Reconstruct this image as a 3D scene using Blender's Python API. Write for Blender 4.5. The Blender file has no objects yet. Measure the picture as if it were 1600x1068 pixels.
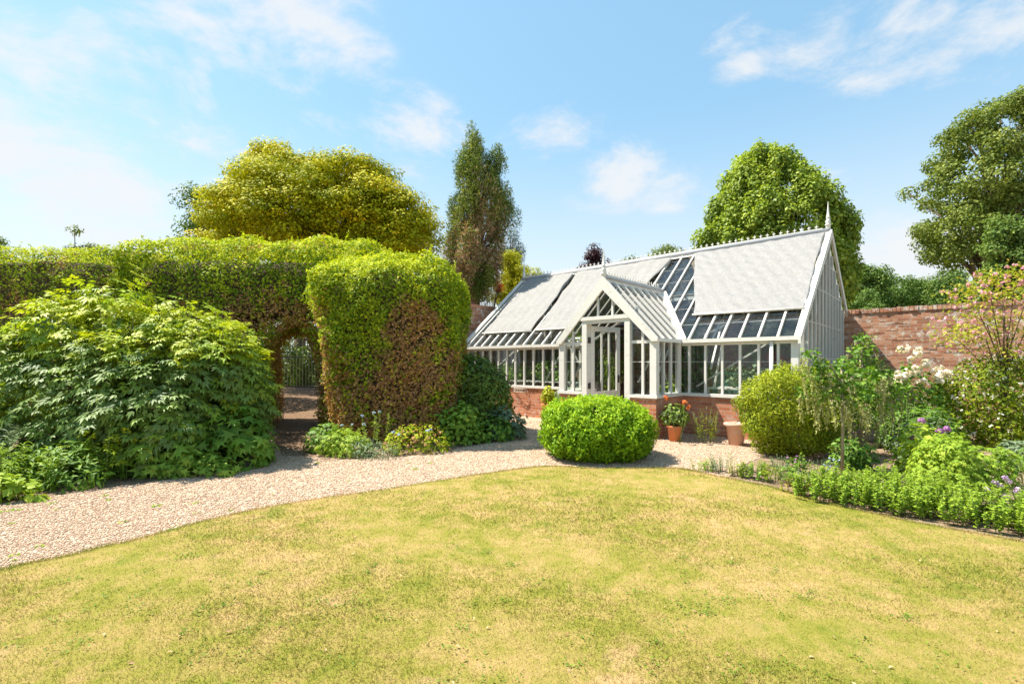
import bpy, math, random
import numpy as np
rng = np.random.default_rng(7)
random.seed(7)
sc = bpy.context.scene
COL = sc.collection
R = math.radians
PI = math.pi

# ------------------------------------------------------------------ helpers
def link(o):
    COL.objects.link(o)
    return o

def thing(name, label, cat, loc=(0, 0, 0), rz=0.0, group=None):
    o = bpy.data.objects.new(name, None)
    o.empty_display_size = 0.2
    o.location = loc
    o.rotation_euler = (0, 0, rz)
    o['label'] = label
    o['category'] = cat
    if group:
        o['group'] = group
    return link(o)

def structure(o):
    o['kind'] = 'structure'
    return o

class MB:
    """collects simple solids into one mesh (coordinates in the frame of the parent)"""
    def __init__(s):
        s.v = []; s.f = []; s.uv = []
    def _add(s, vs, fs, uvs=None):
        b = len(s.v)
        s.v.extend([tuple(map(float, p)) for p in vs])
        for i, f in enumerate(fs):
            s.f.append([b + k for k in f])
            s.uv.append(uvs[i] if uvs else None)
    def box(s, x0, x1, y0, y1, z0, z1):
        vs = [(x0,y0,z0),(x1,y0,z0),(x1,y1,z0),(x0,y1,z0),(x0,y0,z1),(x1,y0,z1),(x1,y1,z1),(x0,y1,z1)]
        fs = [(0,3,2,1),(4,5,6,7),(0,1,5,4),(1,2,6,5),(2,3,7,6),(3,0,4,7)]
        ax = [(0,1),(0,1),(0,2),(1,2),(0,2),(1,2)]
        s._add(vs, fs, [[(vs[k][a], vs[k][b]) for k in f] for f, (a, b) in zip(fs, ax)])
        return s
    def bar(s, p0, p1, w, h, up=(0,0,1)):
        p0 = np.array(p0, float); p1 = np.array(p1, float)
        d = p1 - p0; d /= np.linalg.norm(d)
        up = np.array(up, float)
        sd = np.cross(d, up)
        if np.linalg.norm(sd) < 1e-4:
            sd = np.cross(d, (1, 0, 0))
        sd /= np.linalg.norm(sd); u2 = np.cross(sd, d)
        vs = []
        for p in (p0, p1):
            for a, b in ((-1,-1),(1,-1),(1,1),(-1,1)):
                vs.append(p + sd*a*w/2 + u2*b*h/2)
        s._add(vs, [(0,1,2,3),(7,6,5,4),(0,4,5,1),(1,5,6,2),(2,6,7,3),(3,7,4,0)])
        return s
    def tube(s, pts, rad, n=6, cap=True):
        pts = [np.array(p, float) for p in pts]
        if not hasattr(rad, '__len__'):
            rad = [rad]*len(pts)
        vs = []
        ref = None
        for i, p in enumerate(pts):
            d = pts[min(i+1, len(pts)-1)] - pts[max(i-1, 0)]
            d = d/(np.linalg.norm(d)+1e-9)
            if ref is None:
                ref = np.array((1,0,0)) if abs(d[0]) < .8 else np.array((0,1,0))
            a = np.cross(d, ref); a /= np.linalg.norm(a)+1e-9
            b = np.cross(d, a); ref = np.cross(a, d) if False else ref
            for k in range(n):
                t = 2*PI*k/n
                vs.append(p + rad[i]*(math.cos(t)*a + math.sin(t)*b))
        fs = []
        for i in range(len(pts)-1):
            for k in range(n):
                fs.append((i*n+k, i*n+(k+1)%n, (i+1)*n+(k+1)%n, (i+1)*n+k))
        if cap:
            fs.append(tuple(range(n))[::-1]); fs.append(tuple((len(pts)-1)*n+k for k in range(n)))
        s._add(vs, fs)
        return s
    def lathe(s, prof, c=(0,0,0), n=20):
        vs = []; fs = []
        for r, z in prof:
            for k in range(n):
                t = 2*PI*k/n
                vs.append((c[0]+r*math.cos(t), c[1]+r*math.sin(t), c[2]+z))
        for i in range(len(prof)-1):
            for k in range(n):
                fs.append((i*n+k, i*n+(k+1)%n, (i+1)*n+(k+1)%n, (i+1)*n+k))
        s._add(vs, fs)
        return s
    def prism(s, poly, off):
        """polygon (3d points) extruded by vector off"""
        n = len(poly)
        off = np.array(off, float)
        vs = [np.array(p, float) for p in poly] + [np.array(p, float)+off for p in poly]
        fs = [tuple(range(n))[::-1], tuple(range(n, 2*n))]
        for k in range(n):
            fs.append((k, (k+1) % n, n+(k+1) % n, n+k))
        s._add(vs, fs)
        return s
    def poly(s, vs):
        s._add(vs, [tuple(range(len(vs)))])
        return s
    def build(s, name, mat, parent=None, smooth=False):
        me = bpy.data.meshes.new(name)
        me.from_pydata(s.v, [], s.f)
        if any(u for u in s.uv):
            l = me.uv_layers.new(name='UVMap')
            i = 0
            for f, u in zip(s.f, s.uv):
                for k in range(len(f)):
                    l.data[i].uv = u[k] if u else (0, 0)
                    i += 1
        me.materials.append(mat)
        if smooth:
            me.polygons.foreach_set('use_smooth', [True]*len(me.polygons))
        me.update()
        o = link(bpy.data.objects.new(name, me))
        if parent is not None:
            o.parent = parent
        return o

def unit(a):
    return a/(np.linalg.norm(a, axis=-1, keepdims=True)+1e-9)

# leaf templates: x along, y across, z = facing direction
def T_oval(w=.5, fold=.12, droop=.1):
    v = np.array([(0,0,0),(.5,-w/2,fold),(1,0,-droop),(.5,w/2,fold)], float)
    return v, [(0,1,2),(0,2,3)]
def T_lance(w=.28, droop=.25):
    v = np.array([(0,0,0),(.35,-w/2,.06),(.35,w/2,.06),(.7,-w*.32,-.02),(.7,w*.32,-.02),(1,0,-droop),(.35,0,0),(.7,0,-.06)], float)
    return v, [(0,1,6),(0,6,2),(1,3,7,6),(6,7,4,2),(3,5,7),(7,5,4)]
def T_pinnate(n=4, w=.13, L=.42):
    vs = []; fs = []
    def leaflet(p, ang, l, dz):
        b = len(vs)
        c, s_ = math.cos(ang), math.sin(ang)
        for x, y, z in ((0,0,0),(.45,-.5*w/l*1.15,.03),(1,0,-.16),(.45,.5*w/l*1.15,.03)):
            vs.append((p[0]+l*(x*c-y*s_), p[1]+l*(x*s_+y*c), p[2]+dz*x*l+z*l))
        fs.append((b,b+1,b+2)); fs.append((b,b+2,b+3))
    for i in range(n):
        t = .18+.62*i/(n-1)
        p = (t, 0, -.22*t*t)
        l = L*(1-.35*abs(t-.45))
        for sgn in (1, -1):
            leaflet(p, sgn*(1.05-.55*t), l, -.25)
    leaflet((.8,0,-.14), 0, L, -.35)
    leaflet((.8,0,-.14), .45, L*.8, -.3); leaflet((.8,0,-.14), -.45, L*.8, -.3)
    return np.array(vs, float), fs
def T_ternate(w=.085):
    """divided leaf: five groups of three narrow pointed lobes"""
    vs = []; fs = []
    def lobe(p, ang, l):
        b = len(vs); c, q = math.cos(ang), math.sin(ang)
        for x, y, z in ((0, -.22*w/l, 0), (.42, -.5*w/l*1.2, .03), (1, 0, -.2), (.42, .5*w/l*1.2, .03), (0, .22*w/l, 0), (.45, 0, -.01)):
            vs.append((p[0]+l*(x*c-y*q), p[1]+l*(x*q+y*c), p[2]+z*l-.10*l*x))
        fs.extend([(b, b+1, b+5), (b, b+5, b+4), (b+4, b+5, b+3), (b+1, b+2, b+5), (b+5, b+2, b+3)])
    for t, a, l in ((.22, 1.0, .36), (.22, -1.05, .34), (.50, .75, .36), (.47, -.8, .38), (.62, 0, .40)):
        p = (t, 0, -.12*t*t)
        k = (p[0]+.10*math.cos(a), p[1]+.10*math.sin(a), p[2]-.01)
        lobe(k, a, l); lobe(k, a+.55, l*.66); lobe(k, a-.55, l*.70)
    return np.array(vs, float), fs
def T_palmate(lobes=5, inner=.42):
    vs = [(0,0,0)]; k = 2*lobes+1
    for i in range(k):
        a = -2.35+4.7*i/(k-1)
        r = 1.0 if i % 2 else inner
        r *= 1-.22*abs(a)/2.35
        vs.append((.32+.62*r*math.cos(a), .62*r*math.sin(a), .05*math.cos(3*a)-.18*r*r))
    vs[0] = (.3, 0, .05)
    return np.array(vs, float), [(0,i,i+1) for i in range(1, k)]+[(0,k,1)]
def T_blade():
    return np.array([(0,-.03,0),(0,.03,0),(1,0,0)], float), [(0,1,2)]
def T_stone():
    v = np.array([(.6,0,0),(0,.5,0),(-.55,.05,0),(.05,-.5,0),(0,0,.36),(.02,0,-.3)], float)
    f = []
    for i in range(4):
        f.append((i,(i+1) % 4,4)); f.append(((i+1) % 4,i,5))
    return v, f
def T_disc(n=6):
    v = [(.5,0,.1)]+[(.5+.5*math.cos(2*PI*i/n), .5*math.sin(2*PI*i/n), 0) for i in range(n)]
    return np.array(v, float), [(0,1+i,1+(i+1) % n) for i in range(n)]

class LM:
    """leaves (or other tiny repeated faces) of one part, gathered in one mesh with a tint per leaf"""
    def __init__(s):
        s.V = []; s.F3 = []; s.F4 = []; s.t = []; s.n = 0
    def add(s, P, N, T, S, tpl, tint):
        tv, tf = tpl
        P = np.asarray(P, float); n = len(P)
        if n == 0:
            return s
        N = unit(np.asarray(N, float)); T = np.asarray(T, float)
        T = T-(T*N).sum(-1, keepdims=True)*N
        T = unit(T+1e-6)
        Y = np.cross(N, T)
        S = np.broadcast_to(np.asarray(S, float), (n,))[:, None, None]
        V = P[:, None]+S*(tv[None, :, 0, None]*T[:, None]+tv[None, :, 1, None]*Y[:, None]+tv[None, :, 2, None]*N[:, None])
        k = len(tv)
        off = s.n+np.arange(n)[:, None]*k
        for q in (3, 4):
            idx = np.array([f for f in tf if len(f) == q], int)
            if len(idx):
                A = (off[:, :, None]+idx[None]).reshape(-1, q)
                (s.F3 if q == 3 else s.F4).append(A)
        s.V.append(V.reshape(-1, 3)); s.n += n*k
        s.t.append(np.repeat(np.broadcast_to(np.asarray(tint, float), (n,)), k))
        return s
    def build(s, name, mat, parent=None, smooth=False):
        V = np.concatenate(s.V)
        if parent is not None:
            V = V-np.array(parent.location)
            a = -parent.rotation_euler.z
            if a:
                c, q = math.cos(a), math.sin(a)
                V = np.stack([V[:, 0]*c-V[:, 1]*q, V[:, 0]*q+V[:, 1]*c, V[:, 2]], 1)
        F3 = np.concatenate(s.F3) if s.F3 else np.zeros((0, 3), int)
        F4 = np.concatenate(s.F4) if s.F4 else np.zeros((0, 4), int)
        me = bpy.data.meshes.new(name)
        me.vertices.add(len(V)); me.vertices.foreach_set('co', V.astype(np.float32).ravel())
        loops = np.concatenate([F3.ravel(), F4.ravel()]).astype(np.int32)
        me.loops.add(len(loops)); me.loops.foreach_set('vertex_index', loops)
        np_ = len(F3)+len(F4)
        me.polygons.add(np_)
        st = np.concatenate([np.arange(len(F3))*3, len(F3)*3+np.arange(len(F4))*4]).astype(np.int32)
        me.polygons.foreach_set('loop_start', st)
        try:
            me.polygons.foreach_set('loop_total', np.concatenate([np.full(len(F3), 3), np.full(len(F4), 4)]).astype(np.int32))
        except Exception:
            pass
        at = me.attributes.new('tint', 'FLOAT', 'POINT')
        at.data.foreach_set('value', np.concatenate(s.t).astype(np.float32))
        me.materials.append(mat)
        me.update(calc_edges=True)
        o = link(bpy.data.objects.new(name, me))
        if parent is not None:
            o.parent = parent
        return o

def child_mb(mb, name, mat, parent, smooth=True):
    """mesh written in world coordinates, hung under parent"""
    L = np.array(parent.location); a = -parent.rotation_euler.z
    c, q = math.cos(a), math.sin(a)
    nv = []
    for p in mb.v:
        x, y, z = p[0]-L[0], p[1]-L[1], p[2]-L[2]
        nv.append((x*c-y*q, x*q+y*c, z))
    mb.v = nv
    return mb.build(name, mat, parent, smooth)

# smooth pseudo noise on points, about -1..1
def nz(P, scale, seed=0):
    r = np.random.default_rng(1000+seed)
    o = np.zeros(len(P))
    for k in range(7):
        d = unit(r.normal(size=3))*scale*(.7+.9*r.random())
        o += np.sin(P@d*2*PI+r.random()*6.28+1.3*np.sin(P@(r.normal(size=3)*scale*.6)*3+r.random()*6))
    return o/3.2

# signed distance shapes
def rbox(c, h, r, rz=0.0, taper=0.0):
    c = np.array(c, float); h = np.array(h, float)
    def f(P):
        q = P-c
        ca, sa = math.cos(-rz), math.sin(-rz)
        x = q[:, 0]*ca-q[:, 1]*sa; y = q[:, 0]*sa+q[:, 1]*ca
        k = 1-taper*(q[:, 2]/h[2])
        Q = np.stack([np.abs(x*k), np.abs(y*k), np.abs(q[:, 2])], 1)-(h-r)
        return np.linalg.norm(np.maximum(Q, 0), axis=1)+np.minimum(Q.max(1), 0)-r
    return f
def ell(c, r, rz=0.0):
    c = np.array(c, float); r = np.array(r, float)
    def f(P):
        q = P-c
        if rz:
            ca, sa = math.cos(-rz), math.sin(-rz)
            q = np.stack([q[:, 0]*ca-q[:, 1]*sa, q[:, 0]*sa+q[:, 1]*ca, q[:, 2]], 1)
        k0 = np.linalg.norm(q/r, axis=1); k1 = np.linalg.norm(q/(r*r), axis=1)+1e-9
        return k0*(k0-1)/k1
    return f
def union(*fs):
    return lambda P: np.min([f(P) for f in fs], axis=0)
def smooth_union(k, *fs):
    def g(P):
        d = fs[0](P)
        for f in fs[1:]:
            e = f(P); h = np.clip(.5+.5*(e-d)/k, 0, 1)
            d = e*(1-h)+d*h-k*h*(1-h)
        return d
    return g
def minus(f, g):
    return lambda P: np.maximum(f(P), -g(P))
def rough(f, amp, scale, seed=0):
    return lambda P: f(P)+amp*nz(P, scale, seed)
def grad(f, P, e=.02):
    g = np.stack([f(P+np.eye(3)[i]*e)-f(P-np.eye(3)[i]*e) for i in range(3)], 1)
    return unit(g)
def sample(f, lo, hi, n, depth, outer=.02, zmin=.02, deep=.0):
    """n points in the skin of shape f; a share `deep` anywhere inside"""
    lo = np.array(lo, float); hi = np.array(hi, float)
    out = []; m = 0; it = 0
    while m < n and it < 400:
        it += 1
        P = lo+(hi-lo)*rng.random((60000, 3))
        d = f(P)
        k = (d < outer) & (d > -depth) & (P[:, 2] > zmin)
        if deep:
            k |= (d < 0) & (rng.random(len(P)) < deep) & (P[:, 2] > zmin)
        out.append(P[k]); m += k.sum()
    P = np.concatenate(out)[:n]
    return P, grad(f, P)
def rnd(n):
    return unit(rng.normal(size=(n, 3)))

# ------------------------------------------------------------------ material nodes
class NT:
    def __init__(s, name, disp=False):
        s.m = bpy.data.materials.new(name); s.m.use_nodes = True
        s.t = s.m.node_tree; s.t.nodes.clear()
        s.out = s.n('ShaderNodeOutputMaterial')
    def n(s, typ, **kw):
        x = s.t.nodes.new(typ)
        for k, v in kw.items():
            if k.startswith('i_'):
                x.inputs[k[2:].replace('_', ' ')].default_value = v
            else:
                setattr(x, k, v)
        return x
    def l(s, a, b):
        s.t.links.new(a, b)
    def noise(s, vec, scale, detail=4, rough=.55):
        x = s.n('ShaderNodeTexNoise'); x.inputs['Scale'].default_value = scale
        x.inputs['Detail'].default_value = detail; x.inputs['Roughness'].default_value = rough
        if vec is not None:
            s.l(vec, x.inputs['Vector'])
        return x.outputs['Fac']
    def ramp(s, fac, stops):
        x = s.n('ShaderNodeValToRGB')
        e = x.color_ramp.elements
        while len(e) < len(stops):
            e.new(.5)
        for k, (p, c) in zip(e, stops):
            k.position = p; k.color = (*c, 1) if len(c) == 3 else c
        s.l(fac, x.inputs['Fac'])
        return x.outputs['Color']
    def mix(s, fac, a, b, mode='MIX'):
        x = s.n('ShaderNodeMix', data_type='RGBA', blend_type=mode)
        for i, v in ((0, fac), (6, a), (7, b)):
            if isinstance(v, (int, float)):
                x.inputs[i].default_value = v
            elif isinstance(v, tuple):
                x.inputs[i].default_value = (*v, 1)
            else:
                s.l(v, x.inputs[i])
        return x.outputs[2]
    def math(s, op, a, b=0.0, clamp=False):
        x = s.n('ShaderNodeMath', operation=op, use_clamp=clamp)
        for i, v in ((0, a), (1, b)):
            if isinstance(v, (int, float)):
                x.inputs[i].default_value = v
            else:
                s.l(v, x.inputs[i])
        return x.outputs[0]
    def mrange(s, v, a, b, c=0.0, d=1.0):
        x = s.n('ShaderNodeMapRange', interpolation_type='SMOOTHSTEP')
        s.l(v, x.inputs[0])
        for i, q in zip((1, 2, 3, 4), (a, b, c, d)):
            x.inputs[i].default_value = q
        return x.outputs[0]
    def bump(s, h, strength=.3, dist=.02):
        x = s.n('ShaderNodeBump'); x.inputs['Strength'].default_value = strength
        x.inputs['Distance'].default_value = dist
        s.l(h, x.inputs['Height'])
        return x.outputs['Normal']
    def pr(s, col, rough=.6, normal=None, spec=.4, metal=0.0):
        x = s.n('ShaderNodeBsdfPrincipled')
        if isinstance(col, tuple):
            x.inputs['Base Color'].default_value = (*col, 1)
        else:
            s.l(col, x.inputs['Base Color'])
        x.inputs['Roughness'].default_value = rough
        x.inputs['Specular IOR Level'].default_value = spec
        x.inputs['Metallic'].default_value = metal
        if normal is not None:
            s.l(normal, x.inputs['Normal'])
        return x.outputs[0]
    def done(s, sh):
        s.l(sh, s.out.inputs['Surface'])
        return s.m
    def pos(s):
        return s.n('ShaderNodeNewGeometry').outputs['Position']
    def obj(s):
        return s.n('ShaderNodeTexCoord').outputs['Object']
    def uv(s):
        return s.n('ShaderNodeTexCoord').outputs['UV']
    def tint(s):
        x = s.n('ShaderNodeAttribute'); x.attribute_name = 'tint'
        return x.outputs['Fac']

def leaf_mat(name, stops, trans=.35, rough=.55, spec=.18, tcol=1.25):
    n = NT(name)
    c = n.ramp(n.tint(), stops)
    a = n.pr(c, rough, spec=spec)
    t = n.n('ShaderNodeBsdfTranslucent')
    n.l(n.mix(1.0, c, (min(1, tcol), min(1.0, tcol*.95), .45), 'MULTIPLY'), t.inputs['Color'])
    m = n.n('ShaderNodeMixShader'); m.inputs[0].default_value = trans
    n.l(a, m.inputs[1]); n.l(t.outputs[0], m.inputs[2])
    return n.done(m.outputs[0])

def paint(name, col, rough=.45, dirt=.25, dcol=(.30, .27, .21), sc_=6):
    n = NT(name)
    f = n.noise(n.obj(), sc_, 6, .65)
    d = n.mrange(f, .52, .78, 0, dirt)
    c = n.mix(d, col, dcol)
    return n.done(n.pr(c, rough, n.bump(n.noise(n.obj(), 60, 2), .08, .004)))

M = {}
M['white'] = paint('white_paint', (.72, .695, .65), dirt=.45, sc_=9)
M['white_old'] = paint('weathered_white_paint', (.70, .66, .60), dirt=.75, dcol=(.34, .22, .13), sc_=9)
M['lead'] = paint('grey_ridge_metal', (.42, .42, .43), .4, .4, (.2, .2, .2))
M['iron'] = paint('dark_iron', (.05, .045, .04), .5, .5, (.14, .08, .04))
M['wire'] = paint('cream_wire', (.62, .55, .45), .5, .3)

def brick_mat(name, reds, mortar, lichen, scale=1.0, dark=.3):
    n = NT(name)
    uv = n.uv()
    wob = n.n('ShaderNodeTexNoise'); wob.inputs['Scale'].default_value = 5
    n.l(uv, wob.inputs['Vector'])
    va = n.n('ShaderNodeVectorMath', operation='SCALE'); va.inputs['Scale'].default_value = .018
    n.l(wob.outputs['Color'], va.inputs[0])
    vb = n.n('ShaderNodeVectorMath', operation='ADD')
    n.l(uv, vb.inputs[0]); n.l(va.outputs[0], vb.inputs[1])
    b = n.n('ShaderNodeTexBrick')
    n.l(vb.outputs[0], b.inputs['Vector'])
    for k, v in (('Scale', 1), ('Brick Width', .225*scale), ('Row Height', .075*scale), ('Mortar Size', .006*scale), ('Mortar Smooth', .35), ('Bias', 0)):
        b.inputs[k].default_value = v
    b.inputs['Color1'].default_value = (0, 0, 0, 1); b.inputs['Color2'].default_value = (1, 1, 1, 1)
    b.inputs['Mortar'].default_value = (.5, .5, .5, 1)
    r = n.math('ADD', n.math('MULTIPLY', b.outputs['Color'], .6), n.math('MULTIPLY', n.noise(uv, 9, 4), .45))
    c = n.ramp(r, [(.1, reds[0]), (.45, reds[1]), (.7, reds[2]), (.95, reds[3])])
    c = n.mix(n.mrange(n.noise(uv, 2.2, 5), .5, .72, 0, dark), c, (.07, .045, .035))
    c = n.mix(b.outputs['Fac'], c, mortar)
    lf = n.mrange(n.noise(uv, 4.6, 9, .8), .515, .60, 0, lichen)
    c = n.mix(lf, c, (.62, .57, .5))
    h = n.math('SUBTRACT', n.math('MULTIPLY', n.noise(uv, 40, 4), .5), b.outputs['Fac'])
    return n.done(n.pr(c, .9, n.bump(h, .9, .012), spec=.15))
M['brick'] = brick_mat('old_wall_brick', [(.22, .10, .065), (.42, .18, .105), (.52, .27, .17), (.40, .24, .17)], (.46, .37, .27), .9)
M['brick_red'] = brick_mat('red_plinth_brick', [(.30, .10, .05), (.45, .16, .08), (.55, .22, .12), (.40, .17, .11)], (.48, .40, .31), .45, dark=.25)

def terracotta(name, c0, c1):
    n = NT(name)
    f = n.noise(n.obj(), 8, 6, .7)
    c = n.mix(n.mrange(f, .45, .7), c0, c1)
    return n.done(n.pr(c, .85, n.bump(n.noise(n.obj(), 70, 3), .2, .005), spec=.2))
M['terra'] = terracotta('terracotta', (.52, .19, .08), (.42, .20, .11))
M['terra_pale'] = terracotta('pale_terracotta', (.55, .33, .24), (.50, .40, .33))

def glass_mat():
    n = NT('greenhouse_glass')
    t = n.n('ShaderNodeBsdfTransparent'); t.inputs[0].default_value = (.90, .94, .92, 1)
    g = n.n('ShaderNodeBsdfGlossy'); g.inputs['Roughness'].default_value = .03
    g.inputs[0].default_value = (.9, .95, 1, 1)
    d = n.n('ShaderNodeBsdfDiffuse'); d.inputs[0].default_value = (.6, .62, .6, 1)
    fr = n.n('ShaderNodeFresnel'); fr.inputs[0].default_value = 1.5
    n.l(n.bump(n.noise(n.obj(), 1.7, 2), .05, .05), g.inputs['Normal'])
    m = n.n('ShaderNodeMixShader')
    n.l(n.math('MULTIPLY', fr.outputs[0], 1.25, True), m.inputs[0])
    n.l(t.outputs[0], m.inputs[1]); n.l(g.outputs[0], m.inputs[2])
    m2 = n.n('ShaderNodeMixShader')
    n.l(n.mrange(n.noise(n.obj(), 3, 6, .7), .4, .8, .012, .07), m2.inputs[0])
    n.l(m.outputs[0], m2.inputs[1]); n.l(d.outputs[0], m2.inputs[2])
    return n.done(m2.outputs[0])
M['glass'] = glass_mat()

def blind_mat(name, silver):
    n = NT(name)
    o = n.obj()
    f = n.noise(o, 26 if silver else 9, 5, .7)
    c = n.mix(n.mrange(f, .35, .7), (.26, .255, .25) if silver else (.28, .275, .265), (.36, .355, .35) if silver else (.34, .33, .32))
    st = n.mrange(n.noise(o, 2.2, 5), .55, .8, 0, .35)
    c = n.mix(st, c, (.26, .235, .21))
    a = n.pr(c, .5 if silver else .75, n.bump(n.math('ADD', f, n.noise(o, 5, 3)), .55 if silver else .25, .03), spec=.3)
    t = n.n('ShaderNodeBsdfTranslucent'); n.l(c, t.inputs[0])
    m = n.n('ShaderNodeMixShader'); m.inputs[0].default_value = .18
    n.l(a, m.inputs[1]); n.l(t.outputs[0], m.inputs[2])
    return n.done(m.outputs[0])
M['blind'] = blind_mat('woven_blind_cloth', False)
M['blind_silver'] = blind_mat('crinkled_silver_blind', True)

def bark(name, c0, c1):
    n = NT(name)
    mp = n.n('ShaderNodeMapping'); mp.inputs['Scale'].default_value = (1, 1, .25)
    n.l(n.obj(), mp.inputs[0])
    f = n.noise(mp.outputs[0], 22, 6, .7)
    return n.done(n.pr(n.ramp(f, [(.3, c0), (.7, c1)]), .9, n.bump(f, .7, .02), spec=.15))
M['bark'] = bark('brown_bark', (.07, .05, .035), (.20, .15, .105))
M['bark_red'] = bark('reddish_bark', (.10, .05, .035), (.30, .19, .14))
M['twig'] = bark('hedge_twigs', (.05, .04, .025), (.11, .08, .05))
M['cane'] = bark('pale_stem', (.25, .20, .12), (.42, .36, .24))
M['green_stem'] = bark('green_stem', (.12, .18, .04), (.25, .30, .09))

def lawn_nodes(n, blades):
    p = n.pos()
    big = n.noise(p, .75, 5, .6)
    mid = n.noise(p, 4.2, 7, .72)
    f = n.math('ADD', n.math('MULTIPLY', big, .46), n.math('MULTIPLY', mid, .64))
    fine = n.noise(p, 45 if not blades else 14, 3, .6)
    f = n.math('ADD', f, n.math('MULTIPLY', n.math('SUBTRACT', fine, .5), .15))
    if blades:
        f = n.math('ADD', f, n.math('MULTIPLY', n.math('SUBTRACT', n.tint(), .5), .22))
    c = n.ramp(f, [(.36, LAWN[0]), (.49, LAWN[1]), (.60, LAWN[2]), (.74, LAWN[3])])
    c = n.mix(n.mrange(n.noise(p, 1.9, 6, .7), .57, .68, 0, .55), c, (.17, .24, .025))
    o = n.n('ShaderNodeVectorMath', operation='ADD'); n.l(p, o.inputs[0]); o.inputs[1].default_value = (7.3, 2.1, 0)
    return n.mix(n.mrange(n.noise(o.outputs[0], 1.5, 6, .7), .60, .70, 0, .6), c, (.64, .44, .25))
LAWN = [(.18, .225, .026), (.32, .305, .06), (.45, .35, .125), (.60, .42, .22)]
def lawn_mat():
    n = NT('lawn_turf')
    c = n.mix(1.0, lawn_nodes(n, False), (.80, .78, .72), 'MULTIPLY')
    h = n.noise(n.pos(), 90, 4, .7)
    return n.done(n.pr(c, .95, n.bump(h, .8, .02), spec=.1))
M['lawn'] = lawn_mat()
def blade_mat():
    n = NT('grass_blade')
    c = lawn_nodes(n, True)
    a = n.pr(c, .6, spec=.25)
    t = n.n('ShaderNodeBsdfTranslucent'); n.l(c, t.inputs[0])
    m = n.n('ShaderNodeMixShader'); m.inputs[0].default_value = .35
    n.l(a, m.inputs[1]); n.l(t.outputs[0], m.inputs[2])
    return n.done(m.outputs[0])
M['blade'] = blade_mat()

def gravel_mat():
    n = NT('gravel_bed')
    p = n.pos()
    v = n.n('ShaderNodeTexVoronoi'); v.inputs['Scale'].default_value = 55
    n.l(p, v.inputs['Vector'])
    sep = n.n('ShaderNodeSeparateColor'); n.l(v.outputs['Color'], sep.inputs[0])
    c = n.ramp(sep.outputs[0], [(0, (.31, .195, .13)), (.35, (.48, .335, .235)), (.7, (.59, .44, .32)), (1, (.68, .56, .45))])
    c = n.mix(n.mrange(v.outputs['Distance'], .35, .75, 0, .55), c, (.22, .16, .10))
    c = n.mix(n.mrange(n.noise(p, .9, 5), .45, .75, 0, .25), c, (.36, .26, .17))
    h = n.math('SUBTRACT', 1.0, v.outputs['Distance'])
    return n.done(n.pr(c, .9, n.bump(h, .9, .012), spec=.2))
M['gravel'] = gravel_mat()
def litter_mat():
    n = NT('leaf_litter_soil')
    p = n.pos(); f = n.noise(p, 28, 6, .75)
    c = n.ramp(f, [(.3, (.09, .05, .03)), (.5, (.19, .12, .075)), (.62, (.30, .20, .13)), (.8, (.42, .31, .21))])
    return n.done(n.pr(c, .95, n.bump(f, 1.0, .03), spec=.1))
M['litter'] = litter_mat()
def stone_mat():
    n = NT('gravel_stone')
    c = n.ramp(n.tint(), [(0, (.31, .19, .125)), (.3, (.48, .335, .23)), (.65, (.59, .44, .32)), (1, (.72, .61, .50))])
    return n.done(n.pr(c, .85, spec=.25))
M['stone'] = stone_mat()
def soil_mat():
    n = NT('stony_soil')
    p = n.pos()
    f = n.noise(p, 6, 8, .7)
    c = n.ramp(f, [(.3, (.13, .085, .05)), (.5, (.27, .19, .125)), (.68, (.44, .34, .25))])
    far = n.n('ShaderNodeVectorMath', operation='LENGTH'); n.l(p, far.inputs[0])
    c = n.mix(n.mrange(far.outputs['Value'], 20, 30), c, (.12, .15, .04))
    return n.done(n.pr(c, .95, n.bump(n.noise(p, 45, 5, .7), .9, .03), spec=.1))
M['soil'] = soil_mat()

G = lambda *s: list(s)
M['box_leaf'] = leaf_mat('box_leaf', G((0, (.09, .20, .010)), (.5, (.24, .42, .014)), (1, (.50, .62, .03))), .34, .55, .18)
M['hedge_leaf'] = leaf_mat('hedge_leaf', G((0, (.08, .15, .014)), (.30, (.18, .29, .016)), (.55, (.40, .50, .02)), (.70, (.62, .64, .045)), (.78, (.31, .16, .065)), (1, (.58, .34, .16))), .36, .55, .12)
M['peony_leaf'] = leaf_mat('peony_leaf', G((0, (.12, .20, .06)), (.4, (.23, .35, .065)), (.62, (.34, .47, .03)), (1, (.54, .59, .028))), .36, .5, .3)
M['lobed_leaf'] = leaf_mat('lobed_leaf', G((0, (.08, .18, .02)), (.5, (.19, .34, .035)), (1, (.38, .50, .06))), .35, .55, .3)
M['herb_leaf'] = leaf_mat('herb_leaf', G((0, (.12, .23, .02)), (.5, (.26, .40, .035)), (1, (.46, .56, .07))), .38)
M['shrub_dark'] = leaf_mat('shrub_dark', G((0, (.05, .10, .016)), (.5, (.12, .20, .022)), (1, (.30, .37, .04))), .28, .5, .35)
M['golden_leaf'] = leaf_mat('golden_leaf', G((0, (.11, .18, .012)), (.5, (.30, .36, .018)), (1, (.56, .58, .04))), .35)
M['maple_leaf'] = leaf_mat('maple_leaf', G((0, (.21, .26, .010)), (.45, (.46, .46, .014)), (.8, (.72, .65, .02)), (1, (.78, .55, .02))), .22, .6, .12)
M['acid_leaf'] = leaf_mat('acid_yellow_leaf', G((0, (.28, .32, .01)), (.5, (.50, .50, .02)), (1, (.66, .58, .04))), .45)
M['red_leaf'] = leaf_mat('red_leaf', G((0, (.30, .03, .015)), (1, (.55, .09, .04))), .4)
M['lime_leaf'] = leaf_mat('lime_leaf', G((0, (.13, .20, .03)), (.5, (.28, .38, .05)), (1, (.52, .60, .10))), .38, .5, .25)
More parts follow.
